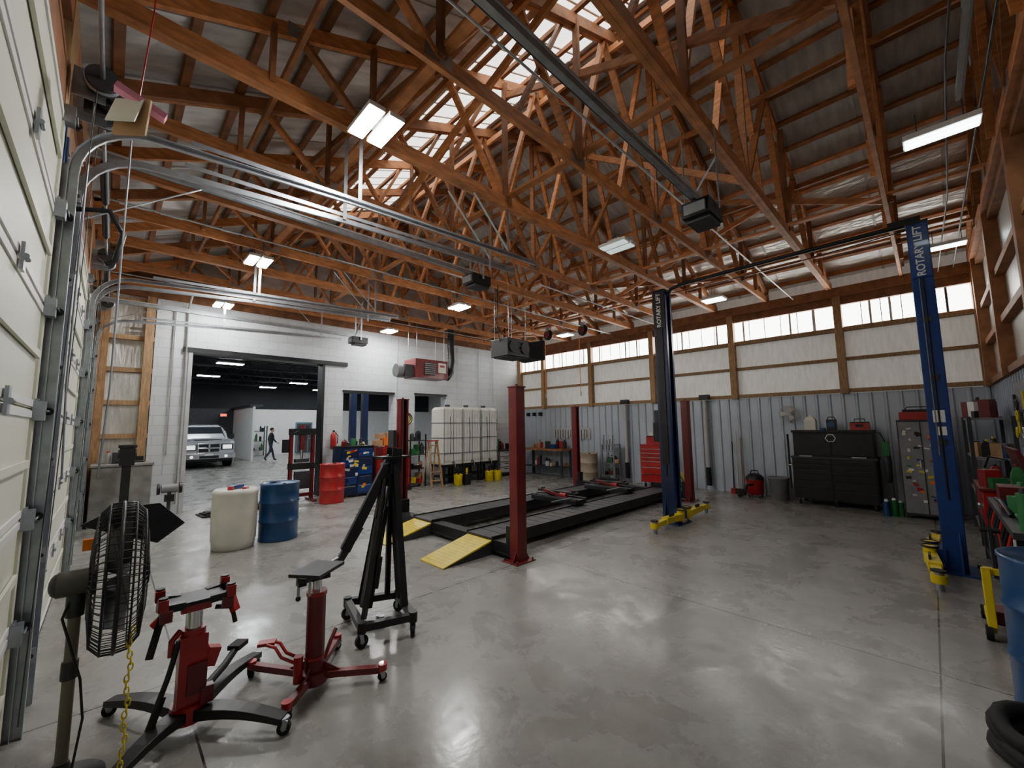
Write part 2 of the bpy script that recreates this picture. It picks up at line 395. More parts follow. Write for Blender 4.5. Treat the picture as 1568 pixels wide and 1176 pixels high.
for side in (-1,1):
    d=.08
    while d<5.85:
        x=XR+side*d;z=zr(x)-.0
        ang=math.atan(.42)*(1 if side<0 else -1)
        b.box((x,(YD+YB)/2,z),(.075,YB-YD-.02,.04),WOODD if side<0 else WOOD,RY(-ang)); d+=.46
b.build('roof_purlins')
ys=[-.72,.2,1.37,2.55,3.75,4.95,6.15,7.35,8.55,9.75,10.85]
BC=4.57
for i,y in enumerate(ys):
    b=MB();w=.045
    m=WOOD
    b.b2((XA,y-w/2,BC),(XC,y+w/2,BC+.14),m)
    if i%2==0: b.b2((XA+.1,y-w/2-.045,BC),(XC-.1,y-w/2-.002,BC+.14),WOOD)
    for sx in (-1,1):
        x0=XR+sx*5.8;b.beam((x0,y,zr(x0)-.10),(XR,y,zr(XR)-.10),w,.13,m)
        if i%2: b.beam((XR+sx*5.6,y-.047,zr(XR+5.6)-.10),(XR,y-.047,zr(XR)-.10),.04,.13,WOODD)
    bot=[-.2,1.7,3.55,XR,7.35,9.2,11.1];top=[1.0,2.6,4.2,XR,6.7,8.3,9.9]
    def T(x): return V((x,y,zr(x)-.12))
    def Bn(x): return V((x,y,BC+.07))
    web=[(bot[1],top[0]),(bot[1],top[1]),(bot[2],top[1]),(bot[2],top[2]),(bot[3],top[2]),(bot[3],XR),(bot[3],top[4]),(bot[4],top[4]),(bot[4],top[5]),(bot[5],top[5]),(bot[5],top[6])]
    for bx,tx in web: b.beam(Bn(bx),T(tx),.04,.082,m,up=(0,1,0))
    for bx,tx in ((1.7,1.7),(9.2,9.2),(3.55,3.55),(7.35,7.35),(.8,.8),(10.1,10.1)): b.beam(Bn(bx)+V((0,-.045,0)),T(tx)+V((0,-.045,0)),.04,.075,WOODD,up=(0,1,0))
    for bx,tx in ((4.5,XR-.15),(6.4,XR+.15),(2.6,3.4),(8.3,7.5)): b.beam(Bn(bx)+V((0,.045,0)),T(tx)+V((0,.045,0)),.04,.07,WOOD,up=(0,1,0))
    for bx in bot[1:-1]:
        for s_ in (-1,1): b.box((bx,y+s_*(w/2+.002),BC+.09),(.26,.003,.13),PLATE)
    for tx in top:
        for s_ in (-1,1): b.box((tx,y+s_*(w/2+.002),zr(tx)-.12),(.18,.003,.13),PLATE)
    b.build('roof_truss',org=(XR,y,BC))
b=MB();ya_,yb_=YD+.06,YB-.05
for x in (1.75,3.6,7.3,9.15): b.beam((x,ya_,BC+.165),(x,yb_,BC+.165),.09,.038,WOOD)
for x in (1.0,2.6,4.3,6.6,8.3,9.9): b.beam((x,ya_,zr(x)-.28),(x,yb_,zr(x)-.28),.04,.085,WOOD)
for (x,ya,yb) in ((3.5,.2,3.75),(7.4,.2,3.75),(3.5,8.5,4.95),(7.4,8.5,4.95),(XR,1.4,4.9),(XR,10.8,7.4),(1.7,2.5,6.1),(9.2,2.5,6.1),(1.7,9.7,6.3),(2.6,4.9,1.4),(8.3,9.7,6.3),(8.3,4.9,1.4),(4.3,6.2,9.7),(6.6,6.2,9.7)):
    b.beam((x+.06,ya,BC+.15),(x+.06,yb,zr(x)-.25),.04,.085,WOOD)
for (x,ya,yb) in ((2.2,1.4,-.7),(8.8,10.8,8.5),(2.0,6.1,8.5)): b.beam((x,ya,BC+.19),(x+2,yb,BC+.19),.09,.038,WOOD)
b.build('truss_bracing',org=(5,5,5))
b=MB()
for y,z in ((2.0,4.5),(6.8,4.52),(9.9,4.5)): b.tube([(XA+.1,y,z),(XC-.25,y,z)],.012,GALVL,6)
b.tube([(XC-.1,5.3,0.9),(XC-.1,5.3,4.1),(XC-.35,5.3,4.53),(6,5.3,4.53)],.014,GALVL,6)
b.tube([(10.9,-.5,4.5),(1,-.55,4.5)],.01,BLACK,6);b.tube([(10.8,-.3,4.45),(7,-.35,4.40),(4.5,-.3,4.5),(1,-.35,4.45)],.008,BLACK,6)
b.tube([(1.05,YB-.04,0.2),(1.05,YB-.04,4.3),(1.05,10.5,4.5)],.02,LGREY,8);b.tube([(.85,YB-.04,1.2),(.85,YB-.04,4.3)],.016,LGREY,8)
for x in (5.98,8.2,9.1): b.tube([(x,YB-.03,1.3),(x,YB-.03,4.35)],.012,LGREY,6);b.box((x,YB-.04,1.3),(.09,.06,.13),GALVL)
b.build('electrical_conduit',org=(5,5,4.5))

# ------------------------------------------------------------------ ceiling lights
def lamp(x,y,mled,z=4.30,L_=.44):
    b=MB()
    b.b2((x-.16,y-L_/2,z+.02),(x-.02,y+L_/2,z+.06),WHITE);b.b2((x+.02,y-L_/2,z+.02),(x+.16,y+L_/2,z+.06),WHITE)
    b.b2((x-.15,y-L_/2+.02,z+.005),(x-.03,y+L_/2-.02,z+.02),mled);b.b2((x+.03,y-L_/2+.02,z+.005),(x+.15,y+L_/2-.02,z+.02),mled)
    b.b2((x-.1,y-.1,z+.06),(x+.1,y+.1,z+.11),LGREY)
    for sx in (-.09,.09): b.tube([(x+sx,y,z+.1),(x+sx*.6,y,BC+.02)],.004,DGREY,5)
    b.build('high_bay_light',org=(x,y,z))
for x,y,m_ in ((1.5,3.2,LED),(1.5,7.2,LED),(1.55,10.3,LED),(5.35,7.1,LED),(5.3,10.2,LED),(5.2,3.05,LEDD),(9.05,3.05,LEDM),(9.35,7.3,LEDM),(9.35,10.2,LEDM)): lamp(x,y,m_)
for x,y,h_ in ((5.3,-.27,.25),(8.9,-.38,.2)):
    b=MB();b.b2((x-.10,y-h_,4.33),(x+.10,y+h_,4.38),WHITE);b.b2((x-.08,y-h_+.01,4.315),(x-.015,y+h_-.01,4.33),LEDM);b.b2((x+.015,y-h_+.01,4.315),(x+.08,y+h_-.01,4.33),LEDM)
    for sy in (-.15,.15): b.cyl((x,y+sy,4.38),(x,y+sy,4.6),.005,DGREY,seg=6)
    b.build('strip_light',org=(x,y,4.33))

# ------------------------------------------------------------------ garage door openers
def opener(x,y,z):
    b=MB()
    b.box((x,y,z),(.36,.26,.15),BLACK);b.box((x+.02,y,z-.09),(.28,.22,.04),DGREY);b.box((x-.19,y,z-.01),(.03,.2,.1),GREY)
    b.box((x+.185,y,z-.02),(.02,.2,.09),LGREY)
    b.beam((XA+.15,y,z+.10),(x+.05,y,z+.10),.045,.05,GALV);b.beam((XA+.15,y-.02,z+.14),(x,y-.02,z+.14),.01,.02,GALVL)
    b.tube([(XA+.2,y+.03,z+.08),(x-.1,y+.03,z+.08)],.005,DGREY,5)
    for yy in (-.16,.16):
        b.beam((x,y+yy,z),(x,y+yy,BC+.05),.035,.006,GALVL,up=(0,1,0))
    b.beam((x-.02,y-.16,z+.5),(x-.02,y+.16,z+.08),.03,.005,GALVL);b.beam((x,y-.18,z+.06),(x,y+.18,z+.06),.04,.006,GALVL)
    b.beam((-.31,y,3.45),(.5,y,z+.08),.03,.006,GALV)
    b.tube([(x-1.0,y,z+.07),(x-1.02,y,z-.25)],.003,RED,5)
    b.build('garage_door_opener',org=(x,y,z),bevel=.008)
opener(4.05,1.42,3.76);opener(4.0,4.85,3.98);opener(4.05,9.3,3.74)

# ------------------------------------------------------------------ four post lift
b=MB()
for cx,cy,s_ in ((3.8,3.80,1),(3.85,6.83,-1),(9.25,3.87,1),(9.3,6.98,-1)):
    H=2.2;hw=.075
    b.b2((cx-hw,cy-.07*s_-.005,0.01),(cx+hw,cy-.07*s_+.005,H),DRED)
    for sx in (-1,1):
        b.b2((cx+sx*hw-.006,cy-.07,.01),(cx+sx*hw+.006,cy+.07,H),DRED)
        b.b2((cx+sx*(hw-.018)-.02,cy+.07*s_-.005,.01),(cx+sx*(hw-.018)+.02,cy+.07*s_+.005,H),DRED)
    b.b2((cx-.09,cy-.085,H),(cx+.09,cy+.085,H+.02),DRED);b.cyl((cx,cy,H),(cx,cy,H+.05),.02,DGREY,seg=8)
    b.b2((cx-.17,cy-.14,0),(cx+.17,cy+.14,.014),DRED)
    for ax in (-.14,.14):
        for ay in (-.11,.11): b.cyl((cx+ax,cy+ay,.01),(cx+ax,cy+ay,.04),.014,DGREY,seg=6)
    for sx in (-1,1): b.prism([(0,0),(.07,0),(0,.12)],(cx+sx*.08,cy-.04,.014),(sx,0,0),(0,0,1),.01,DRED)
    b.cyl((cx,cy+.02*s_,.1),(cx,cy+.02*s_,H),.008,GALV,seg=6)
    b.b2((cx-.02,cy-.055*s_-.006,.1),(cx+.02,cy-.055*s_+.006,H),BLACK)
    b.box((cx,cy+.09*s_,.26),(.15,.12,.32),BLACK);b.box((cx,cy+.02*s_,.28),(.13,.12,.2),BLACK)
for cx,a,c in ((3.82,3.87,6.78),(9.27,3.92,6.93)):
    b.b2((cx-.09,a,.07),(cx+.09,c,.20),BLACK);b.b2((cx-.11,a,.06),(cx+.11,c,.075),BLACK)
for y0,y1 in ((4.22,4.75),(5.66,6.19)):
    b.b2((3.72,y0,.20),(9.35,y1,.222),DGREY)
    for yy in (y0,y1): b.b2((3.72,yy-.012,.08),(9.35,yy+.012,.24),BLACK)
    for k in range(24): b.b2((3.95+k*.22,y0+.05,.222),(3.97+k*.22,y1-.05,.226),BLACK)
    b.b2((9.25,y0,.22),(9.3,y1,.34),BLACK)
    b.hexa([(2.95,y0+.01,0.0),(3.75,y0+.01,.17),(3.75,y1-.01,.17),(2.95,y1-.01,0),(2.95,y0+.01,.014),(3.75,y0+.01,.195),(3.75,y1-.01,.195),(2.95,y1-.01,.014)],YEL)
    for k in range(12):
        x=3.02+k*.058;z=.014+(x-2.95)*.226
        b.box((x,(y0+y1)/2,z+.001),(.008,y1-y0-.1,.005),YEL,RY(-.22))
    for yy in (y0+.02,y1-.02): b.hexa([(3.05,yy-.006,0),(3.74,yy-.006,0),(3.74,yy+.006,0),(3.05,yy+.006,0),(3.05,yy-.006,.02),(3.74,yy-.006,.17),(3.74,yy+.006,.17),(3.05,yy+.006,.02)],DGREY)
    b.cyl((3.74,y0,.185),(3.74,y1,.185),.018,BLACK,seg=8)
b.box((3.70,6.93,1.5),(.06,.2,.3),DGREY)
b.build('four_post_car_lift',org=(6.5,5.4,0),bevel=.003)
def rjack(x):
    b=MB()
    b.box((x,5.2,.285),(.34,1.10,.08),BLACK);b.box((x-.14,5.2,.33),(.05,1.12,.04),DGREY);b.box((x+.14,5.2,.33),(.05,1.12,.04),DGREY)
    for yy in (4.72,5.68):
        for sx in (-.12,.12): b.cyl((x+sx,yy-.02,.255),(x+sx,yy+.02,.255),.03,DGREY,seg=12)
    b.cyl((x-.05,4.95,.38),(x+.05,5.45,.40),.04,RED,seg=12);b.box((x,5.2,.42),(.1,.95,.04),BLACK)
    for yy in (4.82,5.58): b.cyl((x,yy,.42),(x,yy,.47),.045,BLACKR,seg=14)
    b.beam((x-.08,4.9,.33),(x-.08,5.5,.44),.03,.05,DRED);b.beam((x+.08,5.5,.33),(x+.08,4.9,.44),.03,.05,DRED)
    b.beam((x-.1,4.8,.35),(x-.55,4.9,.33),.02,.02,GALV)
    b.build('rolling_bridge_jack',org=(x,5.2,.25),bevel=.004)
rjack(6.3);rjack(8.1)

# ------------------------------------------------------------------ two post lift
b=MB();H=4.1
cols=((7.0,-.06,1,.105,.09),(7.12,3.3,-1,.125,.11))
for cx,cy,s_,hw,hd in cols:
    m1=BLUE
    b.b2((cx-hw,cy-s_*hd-.006,0.015),(cx+hw,cy-s_*hd+.006,H),m1)
    for sx in (-1,1):
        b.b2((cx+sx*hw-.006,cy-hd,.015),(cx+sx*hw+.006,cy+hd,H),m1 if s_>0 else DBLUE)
        b.b2((cx+sx*(hw-.03)-.03,cy+s_*hd-.006,.015),(cx+sx*(hw-.03)+.03,cy+s_*hd+.006,H),m1)
    b.b2((cx-hw-.01,cy-hd-.01,H),(cx+hw+.01,cy+hd+.01,H+.03),BLACK)
    b.b2((cx-.24,cy-.22,0),(cx+.24,cy+.2,.018),BLUE)
    for sx in (-1,1):
        b.prism([(0,0),(.1,0),(0,.45)],(cx+sx*hw,cy-s_*.05,.018),(sx,0,0),(0,0,1),.012,BLUE)
        for ay in (-.18,.1): b.cyl((cx+sx*.2,cy+ay,.015),(cx+sx*.2,cy+ay,.05),.016,DGREY,seg=6)
    b.b2((cx-hw+.015,cy-hd+.02,.12),(cx+hw-.015,cy+hd-.01,.95),DBLUE)
    b.b2((cx-.15,cy+s_*(hd-.02),.08),(cx+.15,cy+s_*.22,.24),BLUE)
    b.cyl((cx,cy,.9),(cx,cy,3.6),.03,DGREY,seg=10)
    b.tube([(cx-hw-.015,cy,.8),(cx-hw-.015,cy,H-.1)],.009,BLACK,6);b.tube([(cx-hw-.012,cy+.03*s_,1.3),(cx-hw-.012,cy+.03*s_,H-.1)],.006,GREY,6)
    for z in (1.45,2.2,2.9): b.box((cx-hw-.01,cy,z),(.012,.08,.06),DGREY)
    b.box((cx-hw-.008,cy,1.75),(.004,.10,.14),WHITE);b.box((cx-hw-.008,cy-.01,1.58),(.004,.08,.10),YEL if s_<0 else WHITE)
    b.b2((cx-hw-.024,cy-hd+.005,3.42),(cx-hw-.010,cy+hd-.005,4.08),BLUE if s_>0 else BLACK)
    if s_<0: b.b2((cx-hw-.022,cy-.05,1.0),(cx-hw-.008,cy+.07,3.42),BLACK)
    ay=cy+s_*.20
    for sx,l in ((-1,.95),(1,1.15)):
        e=V((cx+sx*l,ay-s_*.06,.13))
        b.cyl((cx+sx*.13,ay,.07),(cx+sx*.13,ay,.26),.06,YEL,seg=16)
        b.beam((cx+sx*.15,ay,.15),(cx+sx*l*.68,ay-s_*.04,.15),.11,.10,YEL);b.beam((cx+sx*l*.55,ay-s_*.03,.145),e,.08,.075,YEL)
        b.ring((cx+sx*.13,ay,.26),.07,.012,BLACK,seg=20)
        b.cyl(e-V((0,0,.05)),e+V((0,0,.03)),.065,YEL,seg=18);b.cyl(e+V((0,0,.03)),e+V((0,0,.06)),.035,GALV,seg=12);b.cyl(e+V((0,0,.06)),e+V((0,0,.075)),.06,BLACKR,seg=18)
        b.box(V((cx+sx*l*.5,ay,.22)),(.16,.02,.06),BLACK)
        b.cyl(e-V((sx*.02,0,.13)),e-V((sx*.02,0,.02)),.03,GALV,seg=10)
pts=[(7.0,.02,4.15),(7.0,1.5,4.15),(7.05,2.9,4.15),(7.08,3.1,4.12),(7.1,3.22,4.02)]
b.tube(pts,.032,BLACK,10)
b.box((7.0,.05,4.17),(.12,.3,.08),BLACK)
b.tube([(7.0,0,4.08),(7.0,1.2,4.02),(7.05,2.2,4.02),(7.1,3.1,4.05)],.008,BLACK,6)
b.box((7.14,3.47,1.55),(.22,.14,.34),BLACK);b.cyl((7.14,3.48,1.72),(7.14,3.48,1.95),.08,DGREY,seg=14)
lift=b.build('two_post_car_lift',org=(7,1.6,0),bevel=.004)
for cx,cy,s_,hw,hd in cols:
    text('ROTARY LIFT',.105,fr((cx-hw-.0255,cy,3.75),(0,0,1),(0,1,0),(-1,0,0)),WHITE,lift)

# ------------------------------------------------------------------ drums
def drum(name,loc,r,h,m,top=None,extra=None):
    b=MB()
    pr=[(r*.93,0),(r,0.0),(r,.02),(r*.985,.03),(r*.985,h*.31),(r*1.02,h*.325),(r*1.02,h*.345),(r*.985,h*.36),(r*.985,h*.64),(r*1.02,h*.655),(r*1.02,h*.675),(r*.985,h*.69),(r*.985,h-.03),(r*1.01,h-.02),(r*1.01,h),(r*.96,h),(r*.95,h-.015),(.01,h-.015)]
    b.lathe(pr,m,seg=36)
    b.cyl((r*.55,0,h-.015),(r*.55,0,h+.01),.035,top or DGREY,seg=14);b.cyl((-r*.6,.05,h-.015),(-r*.6,.05,h+.005),.02,top or DGREY,seg=12)
    return b.build(name,loc=loc,rz=random.random()*6)
b=MB()
b.lathe([(.24,0),(.262,.01),(.268,.1),(.278,.12),(.285,.4),(.285,.6),(.278,.74),(.29,.76),(.29,.80),(.27,.83),(.25,.84),(.24,.82),(.01,.82)],WHITEP,seg=36)
b.box((.02,.1,.85),(.16,.12,.05),BDRUM,RZ(.5));b.cyl((-.08,-.06,.82),(-.08,-.06,.88),.04,RED,seg=12);b.box((.1,-.1,.84),(.14,.05,.04),RED,RZ(1.1))
b.build('white_plastic_barrel',loc=(1.38,7.25,0))
drum('blue_steel_drum',(1.98,7.3,0),.275,.86,BDRUM)
drum('red_steel_drum',(3.76,9.85,0),.27,.88,RED)
drum('tan_steel_drum',(10.55,7.45,0),.27,.84,mat('tan_paint',(.34,.28,.21),.5))
drum('blue_steel_drum',(4.03,-.50,0),.29,.88,BDRUM)

# ------------------------------------------------------------------ pedestal fan
b=MB();c=V((.08,3.05,.95));R_=.37
axv=V((1,-.02,.0)).normalized()
uu=V((0,0,1));sa=axv.cross(uu).normalized();sb=sa.cross(axv).normalized()
def P3(a,rad,d): return c+axv*d+sa*(rad*math.cos(a))+sb*(rad*math.sin(a))
for rad,d in ((R_,.0),(R_*.985,.05),(R_*.985,-.05),(R_*.86,.09),(R_*.55,.105),(R_*.25,.11),(R_*.86,-.09),(R_*.5,-.105)):
    b.ring(c+axv*d,rad,.0045 if rad<R_ else .009,BLACK,axv,40,5)
for k in range(60):
    a=2*pi*k/60
    b.tube([P3(a,.06,.11),P3(a,R_*.55,.105),P3(a,R_*.86,.09),P3(a,R_*.985,.05),P3(a,R_,0),P3(a,R_*.985,-.05),P3(a,R_*.86,-.09),P3(a,R_*.5,-.105),P3(a,.07,-.11)],.0028,BLACK,4)
b.cyl(c+axv*.105,c+axv*.12,.07,DGREY,seg=18)
for k in range(4):
    a0=pi/2*k+.4;P=[]
    for q in range(6):
        rr=.05+(.33-.05)*q/5;wd_=.30+.36*q/5
        P.append([P3(a0-wd_,rr,.04),P3(a0+wd_,rr,-.04),P3(a0+wd_,rr,-.044),P3(a0-wd_,rr,.036)])
    b.loft(P,DGREY,True)
b.cyl(c-axv*.08,c-axv*.10,.075,DGREY,seg=18)
b.cyl(c-axv*.10,c-axv*.22,.06,mat('fan_motor',(.10,.095,.08),.45,.3),seg=20);b.sph(c-axv*.22,(.03,.055,.055),DGREY)
hub=c-axv*.15
b.cyl(hub-V((0,0,.04)),hub-V((0,0,.16)),.035,DGREY,seg=12)
px,py=hub.x,hub.y
POLE=mat('pole_paint',(.18,.17,.12),.5,.3)
b.cyl((px,py,.04),(px,py,hub.z-.14),.024,POLE,seg=14);b.cyl((px,py,.5),(px,py,.58),.032,DGREY,seg=14)
b.lathe([(.16,0),(.16,.02),(.05,.05),(.028,.12)],BLACK,org=(px,py,0))
b.tube([hub,hub+V((-.04,-.04,-.15)),(px+.04,py-.05,.5),(px+.06,py-.02,.3),(px+.03,py-.06,.02),(px+.2,py-.3,.01)],.006,BLACK,6)
b.prism([(-.20,.16),(-.05,.24),(.14,.24),(.27,.10),(.14,.0)],c+V((.03,.36,.06)),(1,0,0),(0,0,1),.02,BLACK)
b.box(c+V((-.12,.3,.12)),(.06,.03,.06),ORANGE)
b.build('pedestal_fan',org=(px,py,0))
b=MB()
for k in range(27):
    z=.03+k*.027;cx_,cy_=.135+.006*math.sin(k),2.80
    a=k*pi/2
    d=V((math.cos(a),math.sin(a),0))
    b.tube([V((cx_,cy_,z))+d*(.009*math.cos(t*pi/4))+V((0,0,.019*math.sin(t*pi/4))) for t in range(8)],.0035,YEL,5,True)
b.build('yellow_plastic_chain',org=(.13,2.8,0))

b=MB();c0=V((-.02,2.86,3.42))
b.tube([c0+V((.02,.0,.08)),c0+V((.05,0,.6)),(.04,2.86,4.6)],.004,RED,6)
b.box(c0+V((.03,0,.05)),(.22,.06,.035),PINK,RY(.35));b.box(c0+V((.0,.0,-.05)),(.012,.16,.22),CARD,RZ(.9)@RY(.1));b.box(c0+V((-.03,-.01,-.03)),(.006,.14,.17),WHITEP,RZ(.9)@RY(.3))
b.build('pull_cord_tag',org=c0)

def caster(b,p,r=.04,m=BLACKR,ang=0,z=None):
    x,y=p;d=V((math.cos(ang),math.sin(ang),0));s_=V((-d.y,d.x,0));ce=V((x,y,r))
    b.cyl(ce-s_*.014,ce+s_*.014,r,m,seg=16);b.cyl(ce-s_*.018,ce+s_*.018,r*.35,GALV,seg=10)
    for q in (-1,1): b.beam(ce+s_*(q*.021),ce+s_*(q*.021)+V((0,0,r+.012))-d*.012,.004,.03,GALV,up=d)
    b.cyl(ce+V((0,0,r+.008)),ce+V((0,0,r+.02)),.026,GALV,seg=12)

# ------------------------------------------------------------------ red transmission jack
b=MB();cx,cy=.42,3.1
tips=[(.10,3.60),(.86,3.55),(.80,2.68),(.12,2.84)]
for k,t in enumerate(tips):
    d=(V((*t,0))-V((cx,cy,0)));L_=d.length;d.normalize()
    P=[]
    for q in range(8):
        u_=q/7;z=.10-.02*u_+ (.03*math.sin(u_*pi));w=.055-.02*u_;hh=.06-.025*u_
        p=V((cx,cy,z))+d*(L_*u_);s_=V((-d.y,d.x,0))
        P.append([p-s_*w-V((0,0,hh/2)),p+s_*w-V((0,0,hh/2)),p+s_*w+V((0,0,hh/2)),p-s_*w+V((0,0,hh/2))])
    b.loft(P,BLACK,False)
    caster(b,t,.035,BLACKR,k*1.3)
b.cyl((cx,cy,.07),(cx,cy,.16),.09,RED,seg=20)
b.box((cx,cy,.33),(.13,.12,.40),RED);b.box((cx+.02,cy-.065,.30),(.09,.02,.16),DRED)
b.cyl((cx,cy,.5),(cx,cy,.68),.042,CHROME,seg=16);b.cyl((cx,cy,.50),(cx,cy,.56),.06,RED,seg=16)
b.box((cx,cy,.685),(.14,.12,.04),RED)
b.prism([(-.13,-.06),(-.08,-.10),(.08,-.10),(.13,-.05),(.13,.06),(.07,.10),(-.08,.10),(-.13,.05)],(cx,cy,.725),(1,0,0),(0,1,0),.02,BLACK)
for sx,sy in ((-1,-1),(1,-1),(1,1),(-1,1)):
    p=V((cx+sx*.11,cy+sy*.075,.73));b.beam(p-V((sx*.05,0,.01)),p+V((sx*.05,sy*.02,0)),.045,.04,BLACK);b.box(p+V((sx*.045,sy*.02,.02)),(.045,.05,.06),RED);b.cyl(p+V((sx*.04,0,-.06)),p+V((sx*.04,0,.02)),.018,BLACK,seg=8);b.box(p+V((sx*.03,sy*.03,-.04)),(.055,.035,.06),DRED);b.cyl(p+V((sx*.045,sy*.02,.04)),p+V((sx*.045,sy*.02,.06)),.022,BLACK,seg=10)
b.beam((cx-.15,cy-.06,.70),(cx-.20,cy-.12,.50),.026,.026,BLACK);b.beam((cx+.16,cy-.03,.72),(cx+.19,cy-.06,.61),.05,.03,RED)
b.cyl((cx-.12,cy-.02,.68),(cx-.18,cy-.02,.62),.03,RED,seg=12)
b.tube([(cx+.09,cy-.05,.66),(cx+.17,cy-.06,.64),(cx+.19,cy-.07,.55)],.014,BLACK,6)
b.tube([(cx-.07,cy-.04,.52),(cx-.09,cy-.04,.42),(cx-.11,cy-.05,.34),(cx-.16,cy-.08,.20)],.014,BLACK,8)
b.tube([(cx-.13,cy-.06,.26),(cx-.18,cy-.10,.12)],.02,BLACKR,8)
b.tube([(cx-.06,cy,.56),(cx-.1,cy-.02,.52),(cx-.1,cy-.02,.44)],.016,RED,8)
b.box((cx+.09,cy-.02,.38),(.06,.06,.1),RED,RY(.3));b.box((cx+.07,cy-.06,.20),(.06,.05,.09),DRED)
b.tube([(cx+.06,cy+.05,.16),(cx+.2,cy+.2,.2),(cx+.28,cy+.3,.24)],.022,BLACK,8);b.box((cx+.29,cy+.31,.25),(.10,.08,.03),BLACKR,RZ(.8))
b.build('transmission_jack',org=(cx,cy,0),bevel=.005)

# ------------------------------------------------------------------ red pedestal jack with plate
b=MB();cx,cy=1.06,2.98
tips=[(1.42,2.74),(.80,3.42),(.84,2.78),(1.36,3.36)]
for k,t in enumerate(tips):
    b.beam((cx,cy,.09),(t[0],t[1],.075),.045,.04,DRED);b.prism([(0,0),(.18,0),(0,.10)],(cx,cy,.10),((t[0]-cx)/.45,(t[1]-cy)/.45,0),(0,0,1),.01,DRED)
    b.cyl((t[0],t[1],.07),(t[0],t[1],.11),.03,RED,seg=12);caster(b,t,.028,BLACKR,k*1.1)
b.cyl((cx,cy,.05),(cx,cy,.12),.085,DRED,seg=20);b.cyl((cx,cy,.10),(cx,cy,.60),.058,DRED,seg=22);b.cyl((cx,cy,.595),(cx,cy,.62),.064,RED,seg=22);b.cyl((cx,cy,.2),(cx,cy,.215),.064,RED,seg=22)
b.cyl((cx,cy,.61),(cx,cy,.71),.03,CHROME,seg=14)
b.box((cx,cy,.715),(.13,.12,.03),BLACK);b.box((cx,cy,.755),(.29,.22,.022),DGREY,RZ(.65));b.box((cx,cy,.735),(.33,.06,.03),BLACK,RZ(.65))
b.cyl((cx-.11,cy+.02,.60),(cx-.11,cy+.02,.72),.009,GALV,seg=8);b.sph((cx-.11,cy+.02,.59),.017,BLACK,10);b.cyl((cx-.07,cy-.07,.62),(cx-.07,cy-.07,.71),.009,GALV,seg=8)
b.box((cx-.10,cy+.0,.70),(.05,.06,.05),BLACK)
b.cyl((cx-.10,cy+.0,.08),(cx-.10,cy+.0,.24),.028,RED,seg=14)
pd=[(cx-.09,cy+.01,.20),(cx-.17,cy+.06,.25),(cx-.20,cy+.09,.31),(cx-.24,cy+.13,.325)]
for q in (-.02,.02): b.tube([(p[0]+q,p[1]+q,p[2]) for p in pd],.010,RED,8)
b.box((cx-.25,cy+.14,.325),(.10,.06,.02),RED,RZ(-.5))
b.tube([(cx+.06,cy,.16),(cx+.12,cy+.05,.24),(cx+.17,cy+.09,.29)],.014,DRED,8)
b.build('pedestal_lift_jack',org=(cx,cy,0),bevel=.003)

# ------------------------------------------------------------------ folded engine hoist
b=MB()
fr_=[(1.50,3.24),(1.88,3.12),(2.02,3.62),(1.62,3.80)]
for k in range(4):
    p,q=fr_[k],fr_[(k+1)%4];b.beam((p[0],p[1],.15),(q[0],q[1],.15),.055,.055,BLACK)
    caster(b,p,.05,BLACKR,k*.9)
    b.cyl((p[0],p[1],.11),(p[0],p[1],.19),.035,BLACK,seg=12)
for k in (0,1): caster(b,((fr_[k][0]+fr_[k+2][0])/2,(fr_[k][1]+fr_[k+2][1])/2),.04,BLACKR,k)
m0=V((1.66,3.52,.17));mt=V((1.87,3.50,1.42))
b.beam(m0,(1.80,3.52,1.0),.08,.08,BLACK);b.beam((1.76,3.52,.9),mt,.065,.075,BLACK)
for s_ in (-.055,.055): b.prism([(-.05,-.12),(.06,-.12),(.07,.10),(-.02,.12)],mt+V((0,s_,-.02)),(1,0,0),(0,0,1),.01,BLACK)
b.beam(mt+V((0,0,.02)),(1.50,3.60,.66),.07,.08,BLACK);b.beam((1.62,3.58,.84),(1.46,3.61,.58),.05,.055,DGREY)
b.beam((1.46,3.61,.60),(1.38,3.63,.57),.03,.03,GALV)
b.cyl((1.66,3.46,.30),(1.74,3.46,.85),.042,BLACK,seg=16);b.cyl((1.74,3.46,.85),(1.80,3.46,1.18),.018,CHROME,seg=12);b.cyl((1.69,3.40,.35),(1.72,3.39,.6),.02,BLACK,seg=10)
for s_ in (-.13,.13): b.beam((1.78+s_,3.62,.17),(1.84+s_*.3,3.54,1.18),.028,.045,BLACK)
b.beam((1.90,3.30,.17),(1.88,3.46,1.36),.045,.055,BLACK);b.beam((1.97,3.50,.17),(1.90,3.56,1.32),.045,.055,BLACK)
b.beam((1.55,3.32,.17),(1.80,3.47,1.25),.03,.045,BLACK)
for p in ((1.88,3.47,1.38),(1.90,3.57,1.34)): b.cyl(V(p)-V((0,.03,0)),V(p)+V((0,.03,0)),.045,BLACKR,seg=14)
b.box((1.87,3.50,1.43),(.26,.16,.02),BLACK);b.cyl((1.72,3.40,1.38),(1.98,3.60,1.38),.015,GALV,seg=8)
for z in (.55,.75,.95): b.box((1.60+z*.16,3.465,z),(.012,.012,.03),CHROME)
b.build('folding_engine_hoist',org=(1.75,3.5,0),bevel=.004)

